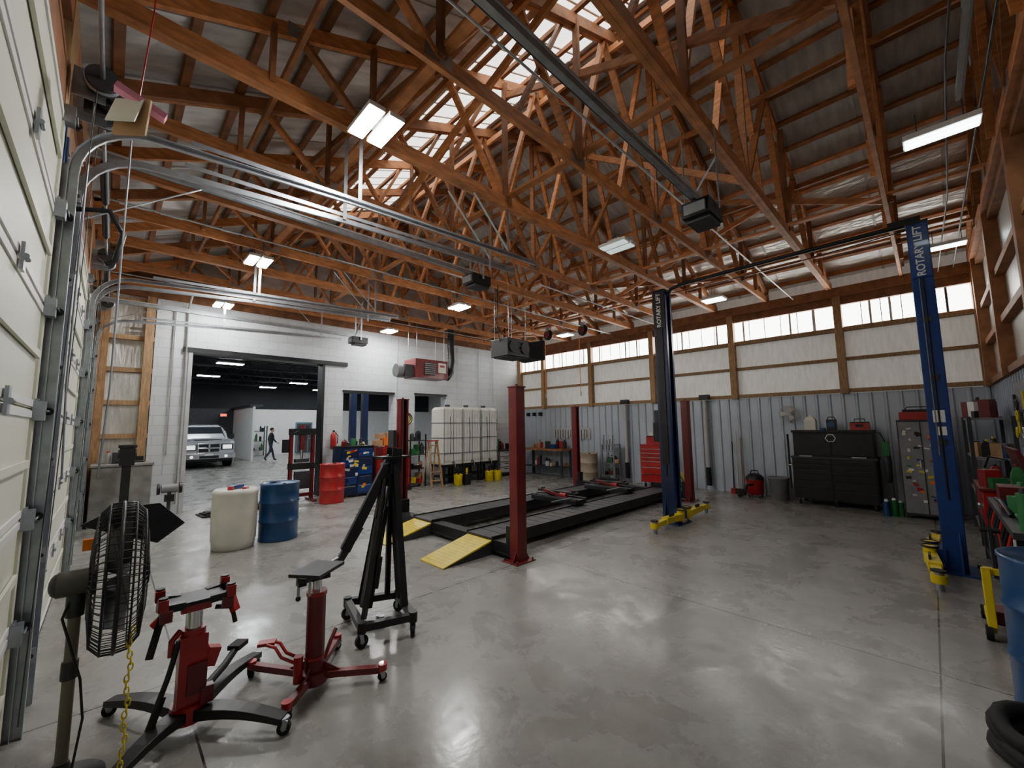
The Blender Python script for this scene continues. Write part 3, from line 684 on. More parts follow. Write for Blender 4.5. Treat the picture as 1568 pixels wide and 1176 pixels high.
# ------------------------------------------------------------------ hanging unit heaters
b=MB();c=V((6.3,9.9,3.3))
b.box(c,(1.05,.6,.52),DRED);b.box(c+V((-.08,-.31,0)),(.34,.03,.34),DGREY)
for k in range(6): b.box(c+V((-.08,-.33,-.14+k*.056)),(.34,.03,.008),LGREY,RX(.5))
b.box(c+V((.33,-.305,.05)),(.26,.01,.28),WHITEP);b.box(c+V((.33,-.312,.1)),(.16,.006,.06),RED)
b.box(c+V((-.65,0,-.08)),(.28,.45,.32),DGREY);b.cyl(c+V((-.78,0,-.08)),c+V((-.95,0,-.08)),.18,GREY,seg=20)
b.tube([c+V((.5,0,-.12)),c+V((.72,0,-.16)),c+V((.85,.02,.0)),c+V((.92,.05,.35)),c+V((.92,.1,.8)),c+V((.92,.1,1.5))],.1,BLACK,14)
for k in range(9): b.ring(c+V((.92,.09,.35+k*.1)),.102,.008,DGREY,(0,0,1),18,5)
for sx in (-.45,.45):
    for sy in (-.22,.22): b.cyl(c+V((sx,sy,.26)),c+V((sx,sy,1.3)),.007,GALV,seg=6)
b.build('hanging_unit_heater',org=c,bevel=.012)
b=MB();c=V((6.0,5.95,3.3))
b.box(c+V((-.1,.12,0)),(.62,.50,.36),BLACK);b.box(c+V((-.1,.12,-.19)),(.55,.42,.03),DGREY)
P=[]
for d,w,h in ((.0,.22,.17),(.1,.22,.17),(.28,.30,.21),(.34,.30,.21)):
    o=c+V((.21+d,.12-d*.3,0));P.append([o+V((0,-w,-h)),o+V((0,w,-h)),o+V((0,w,h)),o+V((0,-w,h))])
b.loft(P,BLACK,False)
for k in range(4): b.box(c+V((-.1,-.14,-.12+k*.08)),(.5,.02,.012),GREY,RX(.6))
b.cyl(c+V((-.25,-.13,0)),c+V((-.25,-.16,0)),.12,DGREY,seg=20);b.cyl(c+V((.08,-.13,0)),c+V((.08,-.16,0)),.12,DGREY,seg=20)
for sx in (-.35,.15):
    for sy in (-.1,.32): b.cyl(c+V((sx,sy,.18)),c+V((sx,sy,1.32)),.007,GALV,seg=6)
b.tube([c+V((-.4,.1,.1)),c+V((-.5,.1,.5)),c+V((-.45,.1,1.3))],.012,BLACK,6)
b.build('hanging_air_cleaner',org=c,bevel=.01)

# ------------------------------------------------------------------ tool chests
def chest(name,x,y0,y1,h,m,face,z0=.13,depth=.6,rows=6,handles=BLACK,trim=None):
    b=MB();w=y1-y0
    b.b2((x,y0,z0),(x+depth,y1,h),m)
    cols_=2 if w>1 else 1
    for c_ in range(cols_):
        a=y0+.02+c_*w/cols_;e=y0+w*(c_+1)/cols_-.02
        zz=z0+.03;hs=[.22,.18,.16]+[.11]*20
        k=0
        while zz+hs[k]<h-.02 and k<rows:
            b.b2((x-.018,a,zz),(x,e,zz+hs[k]-.012),face);b.b2((x-.034,a+.02,zz+hs[k]-.035),(x-.016,e-.02,zz+hs[k]-.02),handles);zz+=hs[k];k+=1
    b.b2((x-.01,y0-.01,h),(x+depth+.01,y1+.01,h+.03),trim or m)
    b.tube([(x+.05,y1,h-.12),(x+.05,y1+.06,h-.12),(x+depth-.05,y1+.06,h-.12),(x+depth-.05,y1,h-.12)],.012,CHROME,6)
    for ax in (x+.07,x+depth-.07):
        for ay in (y0+.08,y1-.08): caster(b,(ax,ay),.05,BLACKR,0)
    return b.build(name,org=(x+depth/2,(y0+y1)/2,0),bevel=.006)
b=MB();x0,y0,y1=10.42,.80,2.15
b.b2((x0,y0,.13),(x0+.65,y1,.96),BLACK)
for c_ in range(2):
    a=y0+.02+c_*.675;e=a+.635;zz=.15
    for hs in (.2,.16,.13,.11,.10,.09): b.b2((x0-.018,a,zz),(x0,e,zz+hs-.012),BLACK);b.b2((x0-.03,a+.02,zz+hs-.03),(x0-.016,e-.02,zz+hs-.02),DGREY);zz+=hs
b.b2((x0-.02,y0-.02,.95),(x0+.66,y1+.02,.99),DGREY)
b.b2((x0+.12,y0+.02,.99),(x0+.60,y1-.02,1.48),BLACK);b.b2((x0+.10,y0+.03,1.02),(x0+.12,y0+.66,1.45),BLACK);b.b2((x0+.10,y0+.69,1.02),(x0+.12,y1-.03,1.45),BLACK)
b.b2((x0+.08,y0,1.48),(x0+.62,y1,1.53),BLACK)
b.cyl((x0+.10,1.48,1.37),(x0+.085,1.48,1.37),.09,WHITE,seg=6);b.cyl((x0+.09,1.48,1.37),(x0+.08,1.48,1.37),.075,BLACK,seg=6)
b.tube([(x0,y1+.02,.8),(x0,y1+.10,.8),(x0+.6,y1+.10,.8),(x0+.6,y1+.02,.8)],.014,CHROME,8)
b.tube([(x0+.05,y1+.06,.3),(x0+.05,y1+.06,1.45)],.02,BLACK,8)
for yy in (1.05,1.9): b.box((x0-.005,yy,1.0),(.05,.22,.02),LGREY)
for ax in (x0+.07,x0+.58):
    for ay in (y0+.08,y1-.08,1.48): caster(b,(ax,ay),.05,BLACKR,0)
b.build('rolling_tool_cabinet',org=(x0+.3,1.48,0),bevel=.006)
def can(b,p,r,h,m,capm=None):
    b.cyl(p,V(p)+V((0,0,h)),r,m,seg=14);b.cyl(V(p)+V((0,0,h)),V(p)+V((0,0,h*1.15)),r*.6,capm or DGREY,r2=r*.45,seg=12)
def jug(b,p,w,d,h,m,capm=None):
    p=V(p);P=[]
    for z,s_ in ((0,.95),(.03,1),(h*.65,1),(h*.85,.6),(h*.92,.3)): P.append([p+V((-w/2*s_,-d/2*s_,z)),p+V((w/2*s_,-d/2*s_,z)),p+V((w/2*s_,d/2*s_,z)),p+V((-w/2*s_,d/2*s_,z))])
    b.loft(P,m,False);b.cyl(p+V((0,0,h*.9)),p+V((0,0,h)),w*.16,capm or RED,seg=10);b.tube([p+V((0,-d*.35,h*.68)),p+V((0,-d*.3,h*.88)),p+V((0,-.02,h*.9))],.012,m,6)
b=MB();jug(b,(10.75,1.83,1.53),.2,.2,.32,WHITEP,WHITE);b.build('plastic_jug',org=(10.75,1.83,1.53),bevel=.01)
b=MB();b.box((10.75,1.47,1.64),(.2,.15,.22),BLACK);b.cyl((10.64,1.47,1.65),(10.66,1.47,1.65),.06,BDRUM,seg=18);b.tube([(10.75,1.40,1.75),(10.75,1.42,1.8),(10.75,1.52,1.8),(10.75,1.54,1.75)],.01,BLACK,6);b.cyl((10.6,1.6,1.53),(10.6,1.6,1.57),.05,BLUE,seg=16);b.build('jobsite_radio',org=(10.75,1.47,1.53),bevel=.01)
b=MB();b.box((10.75,1.02,1.60),(.22,.3,.14),RED);b.box((10.75,1.02,1.68),(.2,.28,.03),BLACK);b.box((10.64,1.02,1.62),(.01,.12,.05),BLACK);b.tube([(10.75,.94,1.70),(10.75,.94,1.75),(10.75,1.1,1.75),(10.75,1.1,1.70)],.01,BLACK,6);b.build('portable_tool_box',org=(10.75,1.02,1.53),bevel=.01)
chest('red_tool_chest',10.55,5.1,5.72,1.12,RED,RED,rows=6,handles=CHROME,depth=.5)
b=MB();b.box((10.8,5.4,1.25),(.25,.4,.2),RED);b.box((10.8,5.4,1.36),(.24,.38,.04),BLACK);jug(b,(10.7,5.25,1.37),.1,.1,.2,BLACK,WHITE);b.box((10.85,5.5,1.43),(.15,.12,.1),WHITEP);b.build('hand_tool_box',org=(10.8,5.4,1.15),bevel=.005)

b=MB();b.b2((10.15,-.12,.06),(10.75,.46,1.72),DGREY);b.b2((10.13,-.10,.1),(10.15,.44,1.68),GREY)
b.b2((10.12,.155,.1),(10.13,.165,1.68),BLACK);b.box((10.115,.20,.95),(.02,.02,.14),CHROME)
rs=random.Random(3)
sm_=[WHITE,RED,YEL,BLUE,BLACK,ORANGE,LGREY,GREEN,WHITEP]
for k in range(40):
    yy=-.05+rs.random()*.44;zz=.3+rs.random()*1.3
    b.box((10.126-k*.00015,yy,zz),(.003,.03+rs.random()*.05,.02+rs.random()*.04),rs.choice(sm_),RX(rs.uniform(-.3,.3)))
for ay in (-.08,.42):
    for ax in (10.2,10.7): b.b2((ax-.03,ay-.03,0),(ax+.03,ay+.03,.06),BLACK)
b.build('sticker_covered_locker',org=(10.4,.17,0),bevel=.004)
b=MB();b.box((10.45,.17,1.79),(.3,.5,.14),RED);b.box((10.45,.17,1.88),(.28,.4,.05),BLACK);b.tube([(10.3,.0,1.88),(10.3,.05,1.95),(10.3,.3,1.95),(10.3,.35,1.88)],.01,BLACK,6);b.box((10.4,-.02,1.93),(.14,.14,.08),BDRUM);b.build('stacked_tool_cases',org=(10.45,.17,1.72),bevel=.008)

def clutter(b,x0,x1,y0,y1,z,n,rs,big=.22):
    pal=[RED,BDRUM,BLACK,YEL,WHITE,GREY,DGREY,CARD,GREEN,LGREY,BLACK,BLACK,DGREY,DRED,DGREY]
    for k in range(n):
        x=x0+(x1-x0)*((k+.5)/n if x1-x0>y1-y0 else rs.random());y=y0+(y1-y0)*(rs.random() if x1-x0>y1-y0 else (k+.5)/n)
        t=rs.random();m=rs.choice(pal);h=.07+rs.random()*big
        if t<.35: b.box((x,y,z+h/2),(.06+rs.random()*.12,.06+rs.random()*.12,h),m,RZ(rs.random()))
        elif t<.7: can(b,(x,y,z),.025+rs.random()*.03,h,m,rs.choice(pal))
        elif t<.85: jug(b,(x,y,z),.12,.09,h+.08,m,rs.choice(pal))
        else: b.tube([(x-.06,y,z+.02),(x,y+.03,z+.05),(x+.07,y-.02,z+.02)],.018,m,8)
rs=random.Random(11)
b=MB();sx0,sx1,sy0,sy1=8.6,10.05,-.76,-.36
for x in (sx0,sx1):
    for y in (sy0,sy1): b.b2((x-.02,y-.02,0),(x+.02,y+.02,1.75),DGREY)
for z in (.15,.65,1.15,1.7): b.b2((sx0,sy0,z),(sx1,sy1,z+.03),GREY);clutter(b,sx0+.1,sx1-.1,sy0+.08,sy1-.06,z+.03,15,rs)
b.build('storage_shelf',org=(9.3,-.56,0))
b=MB();b.b2((4.7,-.78,.84),(6.7,-.34,.89),DGREY)
for x in (4.75,5.7,6.65):
    for y in (-.74,-.38): b.b2((x-.025,y-.025,0),(x+.025,y+.025,.84),BLACK)
b.b2((4.75,-.76,.25),(6.65,-.38,.28),DGREY)
clutter(b,4.8,6.6,-.7,-.4,.89,24,rs,.22);clutter(b,4.8,6.6,-.7,-.42,.28,20,rs,.4);b.box((5.9,-.45,1.0),(.3,.16,.2),DRED);b.tube([(5.4,-.4,.9),(5.6,-.36,1.0),(5.9,-.38,.95)],.02,BLACK,8)
for k in range(9): b.tube([(5.0+k*.2,-.36,.84),(5.03+k*.2,-.33,.7),(5.0+k*.2,-.34,.58-.04*(k%3))],.012,BLACK if k%3 else RED,6)
b.build('long_workbench',org=(5.7,-.56,0))
b=MB();b.b2((6.9,-.76,.55),(7.9,-.32,.92),RED);b.b2((6.88,-.78,.92),(7.92,-.30,.95),DRED);b.hexa([(6.9,-.76,.95),(7.9,-.76,.95),(7.9,-.72,.95),(6.9,-.72,.95),(6.9,-.62,1.38),(7.9,-.62,1.38),(7.9,-.58,1.38),(6.9,-.58,1.38)],DRED)
for x in (6.95,7.85):
    for y in (-.7,-.36): b.b2((x-.03,y-.03,0),(x+.03,y+.03,.55),DGREY)
b.cyl((7.4,-.52,.13),(7.4,-.52,.55),.18,BDRUM,seg=24);b.tube([(7.2,-.6,.95),(7.2,-.55,1.25),(7.25,-.42,1.28),(7.28,-.38,1.15)],.012,BLACK,6);b.b2((6.92,-.74,.10),(7.88,-.34,.13),DGREY)
clutter(b,6.95,7.85,-.5,-.36,.95,9,rs,.16)
b.cyl((7.0,-.32,.75),(7.0,-.28,.75),.03,CHROME,seg=10);b.build('parts_washer',org=(7.4,-.5,0),bevel=.006)
b=MB();b.b2((5.0,YD+.06,1.35),(8.3,YD+.08,2.15),GREY)
rs=random.Random(21)
for k in range(46):
    x=5.1+rs.random()*3.1;z=1.5+rs.random()*.55;m_=rs.choice([BLACK,GALV,RED,DGREY,YEL,CHROME,BLACK])
    if k%3: b.cyl((x,YD+.10,z-.1),(x,YD+.10,z+.08),.012,m_,seg=6);b.box((x,YD+.10,z+.09),(.05,.02,.03),m_)
    else: b.ring((x,YD+.11,z),.06,.012,m_,(0,1,0),18,5)
b.build('tool_pegboard',org=(6.6,YD+.1,1.7))
b=MB()
for y in (-.20,-.31):
    b.beam((5.02,y,.09),(5.10,y,.52),.05,.09,YEL);b.beam((5.0,y,.08),(5.5,y,.08),.04,.06,YEL)
b.beam((5.10,-.32,.50),(5.10,-.19,.50),.05,.05,YEL);b.beam((5.10,-.255,.5),(5.2,-.255,.80),.03,.03,BLACK);b.cyl((5.2,-.31,.80),(5.2,-.2,.80),.018,BLACKR,seg=10)
b.box((5.2,-.255,.14),(.2,.10,.10),DRED)
for x in (5.0,5.5):
    for y in (-.18,-.33): b.cyl((x,y-.02,.055),(x,y+.02,.055),.055,BLACKR,seg=18);b.cyl((x,y-.025,.055),(x,y+.025,.055),.02,GALV,seg=10)
b.build('yellow_floor_dolly',org=(5.2,-.26,0),bevel=.005)
b=MB();pts=[]
for k in range(90):
    a=k*2*pi/24;rr=.27+.02*math.sin(k*.4);pts.append((3.36+rr*math.cos(a),-.38+rr*math.sin(a),.04+.022*k/24*2+.01*math.sin(k)))
b.tube(pts,.036,BLACKR,10);b.build('coiled_exhaust_hose',org=(3.36,-.38,0))

for y in (4.12,6.45):
    b=MB();x=XC-.17
    b.cyl((x,y,.55),(x,y,2.30),.055,LGREY,seg=16);b.cyl((x,y,.12),(x,y,.58),.062,BLACKR,seg=16)
    for z in (.2,.3,.4,.5): b.ring((x,y,z),.064,.006,BLACK,seg=16,ts=5)
    b.box((x,y,2.38),(.14,.24,.13),BLACK)
    for z in (1.0,1.8): b.box((x+.03,y,z),(.08,.14,.03),GALV)
    b.build('exhaust_drop_tube',org=(x,y,0),bevel=.004)
b=MB();c=V((XC-.24,2.28,1.90))
for d,rr in ((-.05,.16),(0,.18),(.05,.16)): b.ring(c+V((d,0,0)),rr,.005,LGREY,(1,0,0),28,5)
for k in range(24):
    a=2*pi*k/24;b.tube([c+V((-.07,.03*math.cos(a),.03*math.sin(a))),c+V((-.05,.16*math.cos(a),.16*math.sin(a))),c+V((0,.18*math.cos(a),.18*math.sin(a))),c+V((.06,.1*math.cos(a),.1*math.sin(a)))],.002,LGREY,4)
for k in range(3):
    a=2*pi*k/3;b.prism([(0,-.02),(.14,-.06),(.15,.05),(0,.02)],c,(0,math.cos(a),math.sin(a)),(.3,-math.sin(a),math.cos(a)),.004,WHITEP)
b.cyl(c,c+V((.12,0,0)),.045,LGREY,seg=14);b.cyl(c+V((.1,0,0)),c+V((.14,0,-.2)),.02,LGREY,seg=10);b.build('mounted_fan',org=c)
b=MB();b.lathe([(.15,.06),(.17,.08),(.18,.34),(.19,.36),(.19,.40)],RED,org=(10.75,2.98,0));b.lathe([(.19,.40),(.18,.46),(.12,.52),(.05,.54)],BLACK,org=(10.75,2.98,0))
b.tube([(10.57,2.98,.3),(10.4,3.05,.3),(10.35,3.1,.1),(10.45,3.25,.04),(10.7,3.3,.04)],.025,BLACKR,8)
for k in range(4): caster(b,(10.75+.15*math.cos(k*pi/2+.8),2.98+.15*math.sin(k*pi/2+.8)),.028)
b.tube([(10.75,2.88,.5),(10.75,2.92,.6),(10.75,3.04,.6),(10.75,3.08,.5)],.012,BLACK,6);b.build('shop_vacuum',org=(10.75,2.98,0))
b=MB();b.lathe([(.15,0),(.16,.01),(.20,.46),(.215,.47),(.215,.5),(.19,.5),(.15,.05)],GREY,org=(10.65,2.48,0));b.build('trash_bin',org=(10.65,2.48,0))
b=MB()
for y,h,m in ((3.32,1.35,WOODP),(3.42,1.5,WHITEP),(3.52,1.25,BLACK)):
    b.cyl((XC-.25,y,.12),(XC-.12,y+.02,h),.012,m,seg=8);b.b2((XC-.32,y-.05,0),(XC-.2,y+.05,.12),BLACK if m!=BLACK else RED)
b.build('brooms',org=(XC-.2,3.4,0))
b=MB()
for x,y,m,h in ((10.2,.60,GREEN,.28),(10.12,.70,BDRUM,.26),(10.25,.52,GREEN,.24)): can(b,(x,y,0),.05,h,m,WHITE)
b.build('coolant_bottles',org=(10.2,.6,0))
b=MB();P=[]
for z,w,d in ((.55,.05,.06),(.6,.1,.08),(.95,.11,.07),(1.15,.07,.05),(1.3,.02,.02)): P.append([V((10.55-d,.65-w/2,z)),V((10.55+d,.65-w/2,z)),V((10.55+d,.65+w/2,z)),V((10.55-d,.65+w/2,z))])
b.loft(P,DGREY,True);b.box((10.5,.66,1.18),(.05,.1,.26),GREEN);b.tube([(10.55,.65,1.28),(10.5,.72,1.48),(10.52,.82,1.5)],.008,BLACK,6);b.build('hanging_bag',org=(10.55,.65,.55))
rs=random.Random(5)
b=MB();b.b2((10.55,8.5,.86),(11.12,10.3,.92),WOODD)
for x in (10.6,11.07):
    for y in (8.56,10.24): b.b2((x-.03,y-.03,0),(x+.03,y+.03,.86),DGREY)
b.b2((10.6,8.55,.3),(11.1,10.25,.33),DGREY);clutter(b,10.65,11.05,8.6,10.2,.92,16,rs,.2);clutter(b,10.65,11.05,8.65,10.15,.33,12,rs,.25)
b.box((10.75,9.0,1.0),(.14,.2,.14),BDRUM);b.build('mechanic_workbench',org=(10.8,9.4,0))
b=MB()
for x in (10.6,10.95):
    for y in (6.6,7.0): b.b2((x-.015,y-.015,.06),(x+.015,y+.015,1.1),GALV)
for z in (.2,.55,.9,1.1): b.b2((10.58,6.58,z),(10.97,7.02,z+.02),GALV)
for k in range(9): b.tube([(10.62,6.6+k*.05,.95),(10.66,6.6+k*.05,1.3+.1*math.sin(k*2))],.012,DGREY if k%2 else LGREY,6)
for x in (10.6,10.95):
    for y in (6.6,7.0): caster(b,(x,y),.03)
clutter(b,10.65,10.9,6.65,6.95,.57,6,rs,.12);clutter(b,10.65,10.9,6.65,6.95,.22,6,rs,.12);b.build('wire_rack_cart',org=(10.78,6.8,0))
b=MB();c=V((10.55,4.72,.24))
for s_ in (-.07,.07): b.ring(c+V((s_,0,0)),.22,.012,YEL,(1,0,0),28,6)
for k in range(5): b.ring(c+V((-.05+k*.025,0,0)),.16,.013,YEL if k%2 else GREEN,(1,0,0),24,6)
b.cyl(c-V((.1,0,0)),c+V((.1,0,0)),.05,BLACK,seg=14);b.beam(c+V((.09,0,0)),c+V((.09,-.2,-.24)),.02,.02,BLACK);b.beam(c+V((.09,0,0)),c+V((.09,.2,-.24)),.02,.02,BLACK);b.build('air_hose_reel',org=(10.55,4.72,0))
b=MB();b.b2((XC-.10,7.8,1.25),(XC-.08,9.3,1.6),LGREY)
for k in range(13): b.tube([(XC-.12,7.9+k*.11,1.55),(XC-.13,7.9+k*.11,1.28-.05*(k%3))],.01,DGREY,6)
b.build('hanging_tool_rack',org=(XC-.1,8.4,1.4))
b=MB()
for y in (9.9,10.2,10.5): b.b2((XC-.2,y-.04,2.05),(XC-.08,y+.04,2.18),BLACK)
b.build('electrical_boxes',org=(XC-.14,10.2,2.1))
for x,y in ((9.0,7.65),(9.25,6.6)):
    b=MB();b.ring((x,y,4.33),.13,.03,BLACK,(1,0,0),24,8);b.ring((x,y,4.33),.13,.03,BLACK,(1,.1,0),24,8);b.cyl((x-.06,y,4.33),(x+.06,y,4.33),.1,DRED,seg=18);b.box((x,y,4.47),(.1,.1,.16),GALV)
    b.tube([(x,y+.13,4.3),(x,y+.14,3.5),(x+.01,y+.13,2.6)],.009,ORANGE,6);b.cyl((x+.01,y+.13,2.5),(x+.01,y+.13,2.62),.02,GALV,seg=8);b.build('overhead_hose_reel',org=(x,y,4.33))

# ------------------------------------------------------------------ back wall objects
b=MB();cx,cy=3.28,10.5
for s_ in (-.24,.24):
    for q in (-.05,.05): b.b2((cx+s_-.03,cy+q-.02,.05),(cx+s_+.03,cy+q+.02,1.68),DRED)
    b.b2((cx+s_-.04,cy-.3,0),(cx+s_+.04,cy+.3,.05),DRED)
b.b2((cx-.28,cy-.08,1.55),(cx+.28,cy-.03,1.70),BLACK);b.b2((cx-.28,cy+.03,1.55),(cx+.28,cy+.08,1.70),BLACK)
b.b2((cx-.28,cy-.08,.75),(cx+.28,cy-.04,.89),BLACK);b.b2((cx-.28,cy+.04,.75),(cx+.28,cy+.08,.89),BLACK)
b.cyl((cx,cy,1.2),(cx,cy,1.78),.06,DRED,seg=16);b.cyl((cx,cy,.98),(cx,cy,1.2),.03,CHROME,seg=12);b.b2((cx-.28,cy-.06,.12),(cx+.28,cy+.06,.2),DRED)
for s_ in (-.12,.12): b.cyl((cx+s_,cy,1.15),(cx+s_,cy,1.6),.018,GALV,seg=8)
b.box((cx-.36,cy,1.3),(.12,.1,.3),BLACK);b.box((cx,cy,.95),(.3,.14,.08),DGREY);b.box((cx+.02,cy-.02,.5),(.34,.12,.4),DGREY);b.tube([(cx-.32,cy,1.4),(cx-.2,cy-.1,1.6),(cx,cy-.05,1.7)],.012,BLACK,6);b.build('hydraulic_shop_press',org=(cx,cy,0),bevel=.003)
b=MB();b.b2((4.08,10.15,.05),(4.88,10.72,1.22),DBLUE)
rs=random.Random(9)
for c_ in range(2):
    for k in range(5): b.b2((4.10+c_*.39,10.13,.1+k*.22),(4.47+c_*.39,10.15,.30+k*.22),BLUE if (k+c_)%2 else DBLUE);b.b2((4.14+c_*.39,10.12,.26+k*.22),(4.43+c_*.39,10.13,.275+k*.22),CHROME)
for k in range(26): b.box((4.15+rs.random()*.66,10.124-k*.0002,.2+rs.random()*.95),(.05+rs.random()*.08,.003,.03+rs.random()*.05),rs.choice(sm_),RY(rs.uniform(-.3,.3)))
b.b2((4.06,10.13,1.22),(4.9,10.74,1.25),BLACK)
for x in (4.15,4.8):
    for y in (10.2,10.65): b.b2((x-.04,y-.04,0),(x+.04,y+.04,.05),BLACK)
clutter(b,4.15,4.85,10.2,10.6,1.25,10,rs,.2);b.build('blue_tool_cabinet',org=(4.5,10.45,0),bevel=.004)
b=MB();b.b2((5.0,10.2,.1),(6.0,10.75,.9),DRED)
for k in range(3):
    for z in range(3): b.b2((5.03+k*.325,10.18,.14+z*.25),(5.32+k*.325,10.2,.36+z*.25),RED);b.b2((5.08+k*.325,10.165,.32+z*.25),(5.27+k*.325,10.18,.335+z*.25),CHROME)
b.b2((4.98,10.16,.9),(6.02,10.78,.95),DGREY);b.b2((5.0,10.1,0),(6.0,10.78,.1),BLACK)
for k in range(5): b.box((5.12+k*.19,10.35+.05*(k%2),1.07),(.17,.22,.24),RED if k%2 else DRED,RZ(.2*(k%3-1)))
for k in range(4): b.box((5.15+k*.22,10.45,1.29+.03*(k%2)),(.2,.2,.16+.05*(k%2)),CARD if k!=1 else ORANGE,RZ(.15*k))
for k in range(3): b.box((5.25+k*.26,10.5,1.47+.02*(k%2)),(.22,.18,.14),CARD if k!=2 else RED,RZ(.3-.2*k))
clutter(b,5.05,5.95,10.55,10.7,1.05,9,rs,.25);b.build('red_workbench_drawers',org=(5.5,10.45,0),bevel=.003)
b=MB()
for x in (6.12,6.62):
    for y in (10.4,10.75): b.b2((x-.015,y-.015,0),(x+.015,y+.015,1.5),BLACK)
for z in (.1,.5,.9,1.3): b.b2((6.1,10.38,z),(6.64,10.77,z+.025),DGREY);clutter(b,6.17,6.6,10.42,10.7,z+.025,7,rs,.2)
b.build('parts_shelf',org=(6.37,10.55,0))
b=MB();
for k in range(3): b.ring((6.27,YB-.07-.03*k,1.95),.15+.01*k,.016,YEL if k==1 else BLACK,(0,1,0),26,6)
b.box((6.27,YB-.05,2.1),(.08,.08,.06),GALV);b.build('coiled_air_hose',org=(6.27,YB-.08,1.95))
b=MB();b.lathe([(.02,.0),(.07,.01),(.075,.03),(.075,.36),(.05,.42),(.02,.44)],RED,org=(4.15,YB-.13,1.15),seg=20);b.box((4.15,YB-.13,1.62),(.05,.03,.05),BLACK);b.tube([(4.19,YB-.13,1.6),(4.26,YB-.14,1.5),(4.24,YB-.15,1.3)],.012,BLACK,6);b.box((4.15,YB-.045,1.35),(.06,.03,.3),GALV);b.build('fire_extinguisher',org=(4.15,YB-.1,1.15))
b=MB();
for s_ in (-.17,.17):
    b.beam((6.55+s_*1.1,9.70,0),(6.55+s_*.7,9.90,1.3),.03,.06,WOODP);b.beam((6.55+s_,10.2,0),(6.55+s_*.7,9.95,1.28),.025,.04,WOODP)
for k in range(5): z=.22+k*.24;b.box((6.55,9.70+z*.154,z),(.34-.02*k,.09,.022),WOODP)
b.box((6.55,9.93,1.31),(.3,.16,.03),RED);b.build('wooden_step_ladder',org=(6.55,9.95,0))
for k in range(3):
    x0=7.08+k*.72;b=MB();y0,y1=10.15,10.8
    b.b2((x0,y0,.58),(x0+.68,y1,2.22),WHITEP)
    for q in range(6): b.b2((x0+.05+q*.105,y0-.025,.68),(x0+.10+q*.105,y0,2.1),WHITE)
    for z in (.9,1.35,1.8): b.b2((x0-.01,y0-.035,z),(x0+.69,y1+.01,z+.03),GALV)
    for q in (0,.34,.68): b.cyl((x0+q,y0-.03,.6),(x0+q,y0-.03,2.24),.012,GALV,seg=6)
    b.hexa([(x0,y0,2.22),(x0+.68,y0,2.22),(x0+.68,y1,2.22),(x0,y1,2.22),(x0+.06,y0+.06,2.30),(x0+.62,y0+.06,2.30),(x0+.62,y1-.06,2.30),(x0+.06,y1-.06,2.30)],WHITEP)
    b.cyl((x0+.34,10.45,2.3),(x0+.34,10.45,2.38),.08,DGREY,seg=16)
    b.cyl((x0+.34,y0-.06,.64),(x0+.34,y0,.64),.035,GALV,seg=10);b.tube([(x0+.34,y0-.06,.64),(x0+.34,y0-.12,.62),(x0+.34,y0-.12,.5)],.015,GALV,8)
    for ax in (x0+.04,x0+.64):
        for ay in (y0+.04,y1-.04): b.b2((ax-.03,ay-.03,0),(ax+.03,ay+.03,.58),BLACK)
    b.b2((x0,y0,.5),(x0+.68,y1,.58),BLACK);b.b2((x0,y0+.02,.2),(x0+.68,y1-.02,.23),BLACK)
    b.tube([(x0+.2,y0-.05,2.0),(x0+.22,y0-.07,1.5),(x0+.2,y0-.06,.9)],.01,BLACK,6)
    b.box((x0+.5,y0-.03,1.9),(.12,.01,.12),WHITE);b.build('bulk_oil_tank',org=(x0+.34,10.45,0),bevel=.015)
for x,y in ((7.35,9.8),(7.63,9.75),(8.55,9.8),(8.86,9.75)):
    b=MB();b.lathe([(.11,0),(.12,.01),(.13,.3),(.135,.32),(.12,.32),(.1,.05)],YEL if x!=7.63 else BLACK,org=(x,y,0),seg=20);b.ring((x,y,.33),.12,.008,BLACK,(.3,.2,1),20,5);b.cyl((x,y,.2),(x,y,.48),.03,BLACK if x!=7.63 else YEL,seg=10);b.tube([(x,y,.46),(x+.06,y,.5),(x+.1,y,.4)],.012,BLACK,6);b.build('oil_drain_bucket',org=(x,y,0))
b=MB();b.box((9.75,YB-.07,1.75),(.3,.12,.42),BLACK);b.box((9.75,YB-.135,1.75),(.24,.01,.34),DGREY);b.cyl((9.75,YB-.05,1.95),(9.75,YB-.05,4.3),.018,LGREY,seg=8);b.cyl((9.7,YB-.08,1.54),(9.7,YB-.08,1.0),.015,BLACK,seg=8);b.build('breaker_box',org=(9.75,YB-.07,1.75),bevel=.006)
b=MB();b.b2((9.5,10.35,.1),(10.1,10.8,.85),GREY)
for k in range(4): b.b2((9.53,10.33,.14+k*.18),(10.07,10.35,.29+k*.18),LGREY);b.b2((9.7,10.32,.24+k*.18),(9.9,10.33,.26+k*.18),BLACK)
b.b2((9.48,10.32,.85),(10.12,10.82,.9),DGREY);b.b2((9.5,10.35,0),(10.1,10.8,.1),BLACK);clutter(b,9.55,10.05,10.4,10.7,.9,6,rs,.3);b.build('grey_drawer_cabinet',org=(9.8,10.6,0),bevel=.004)

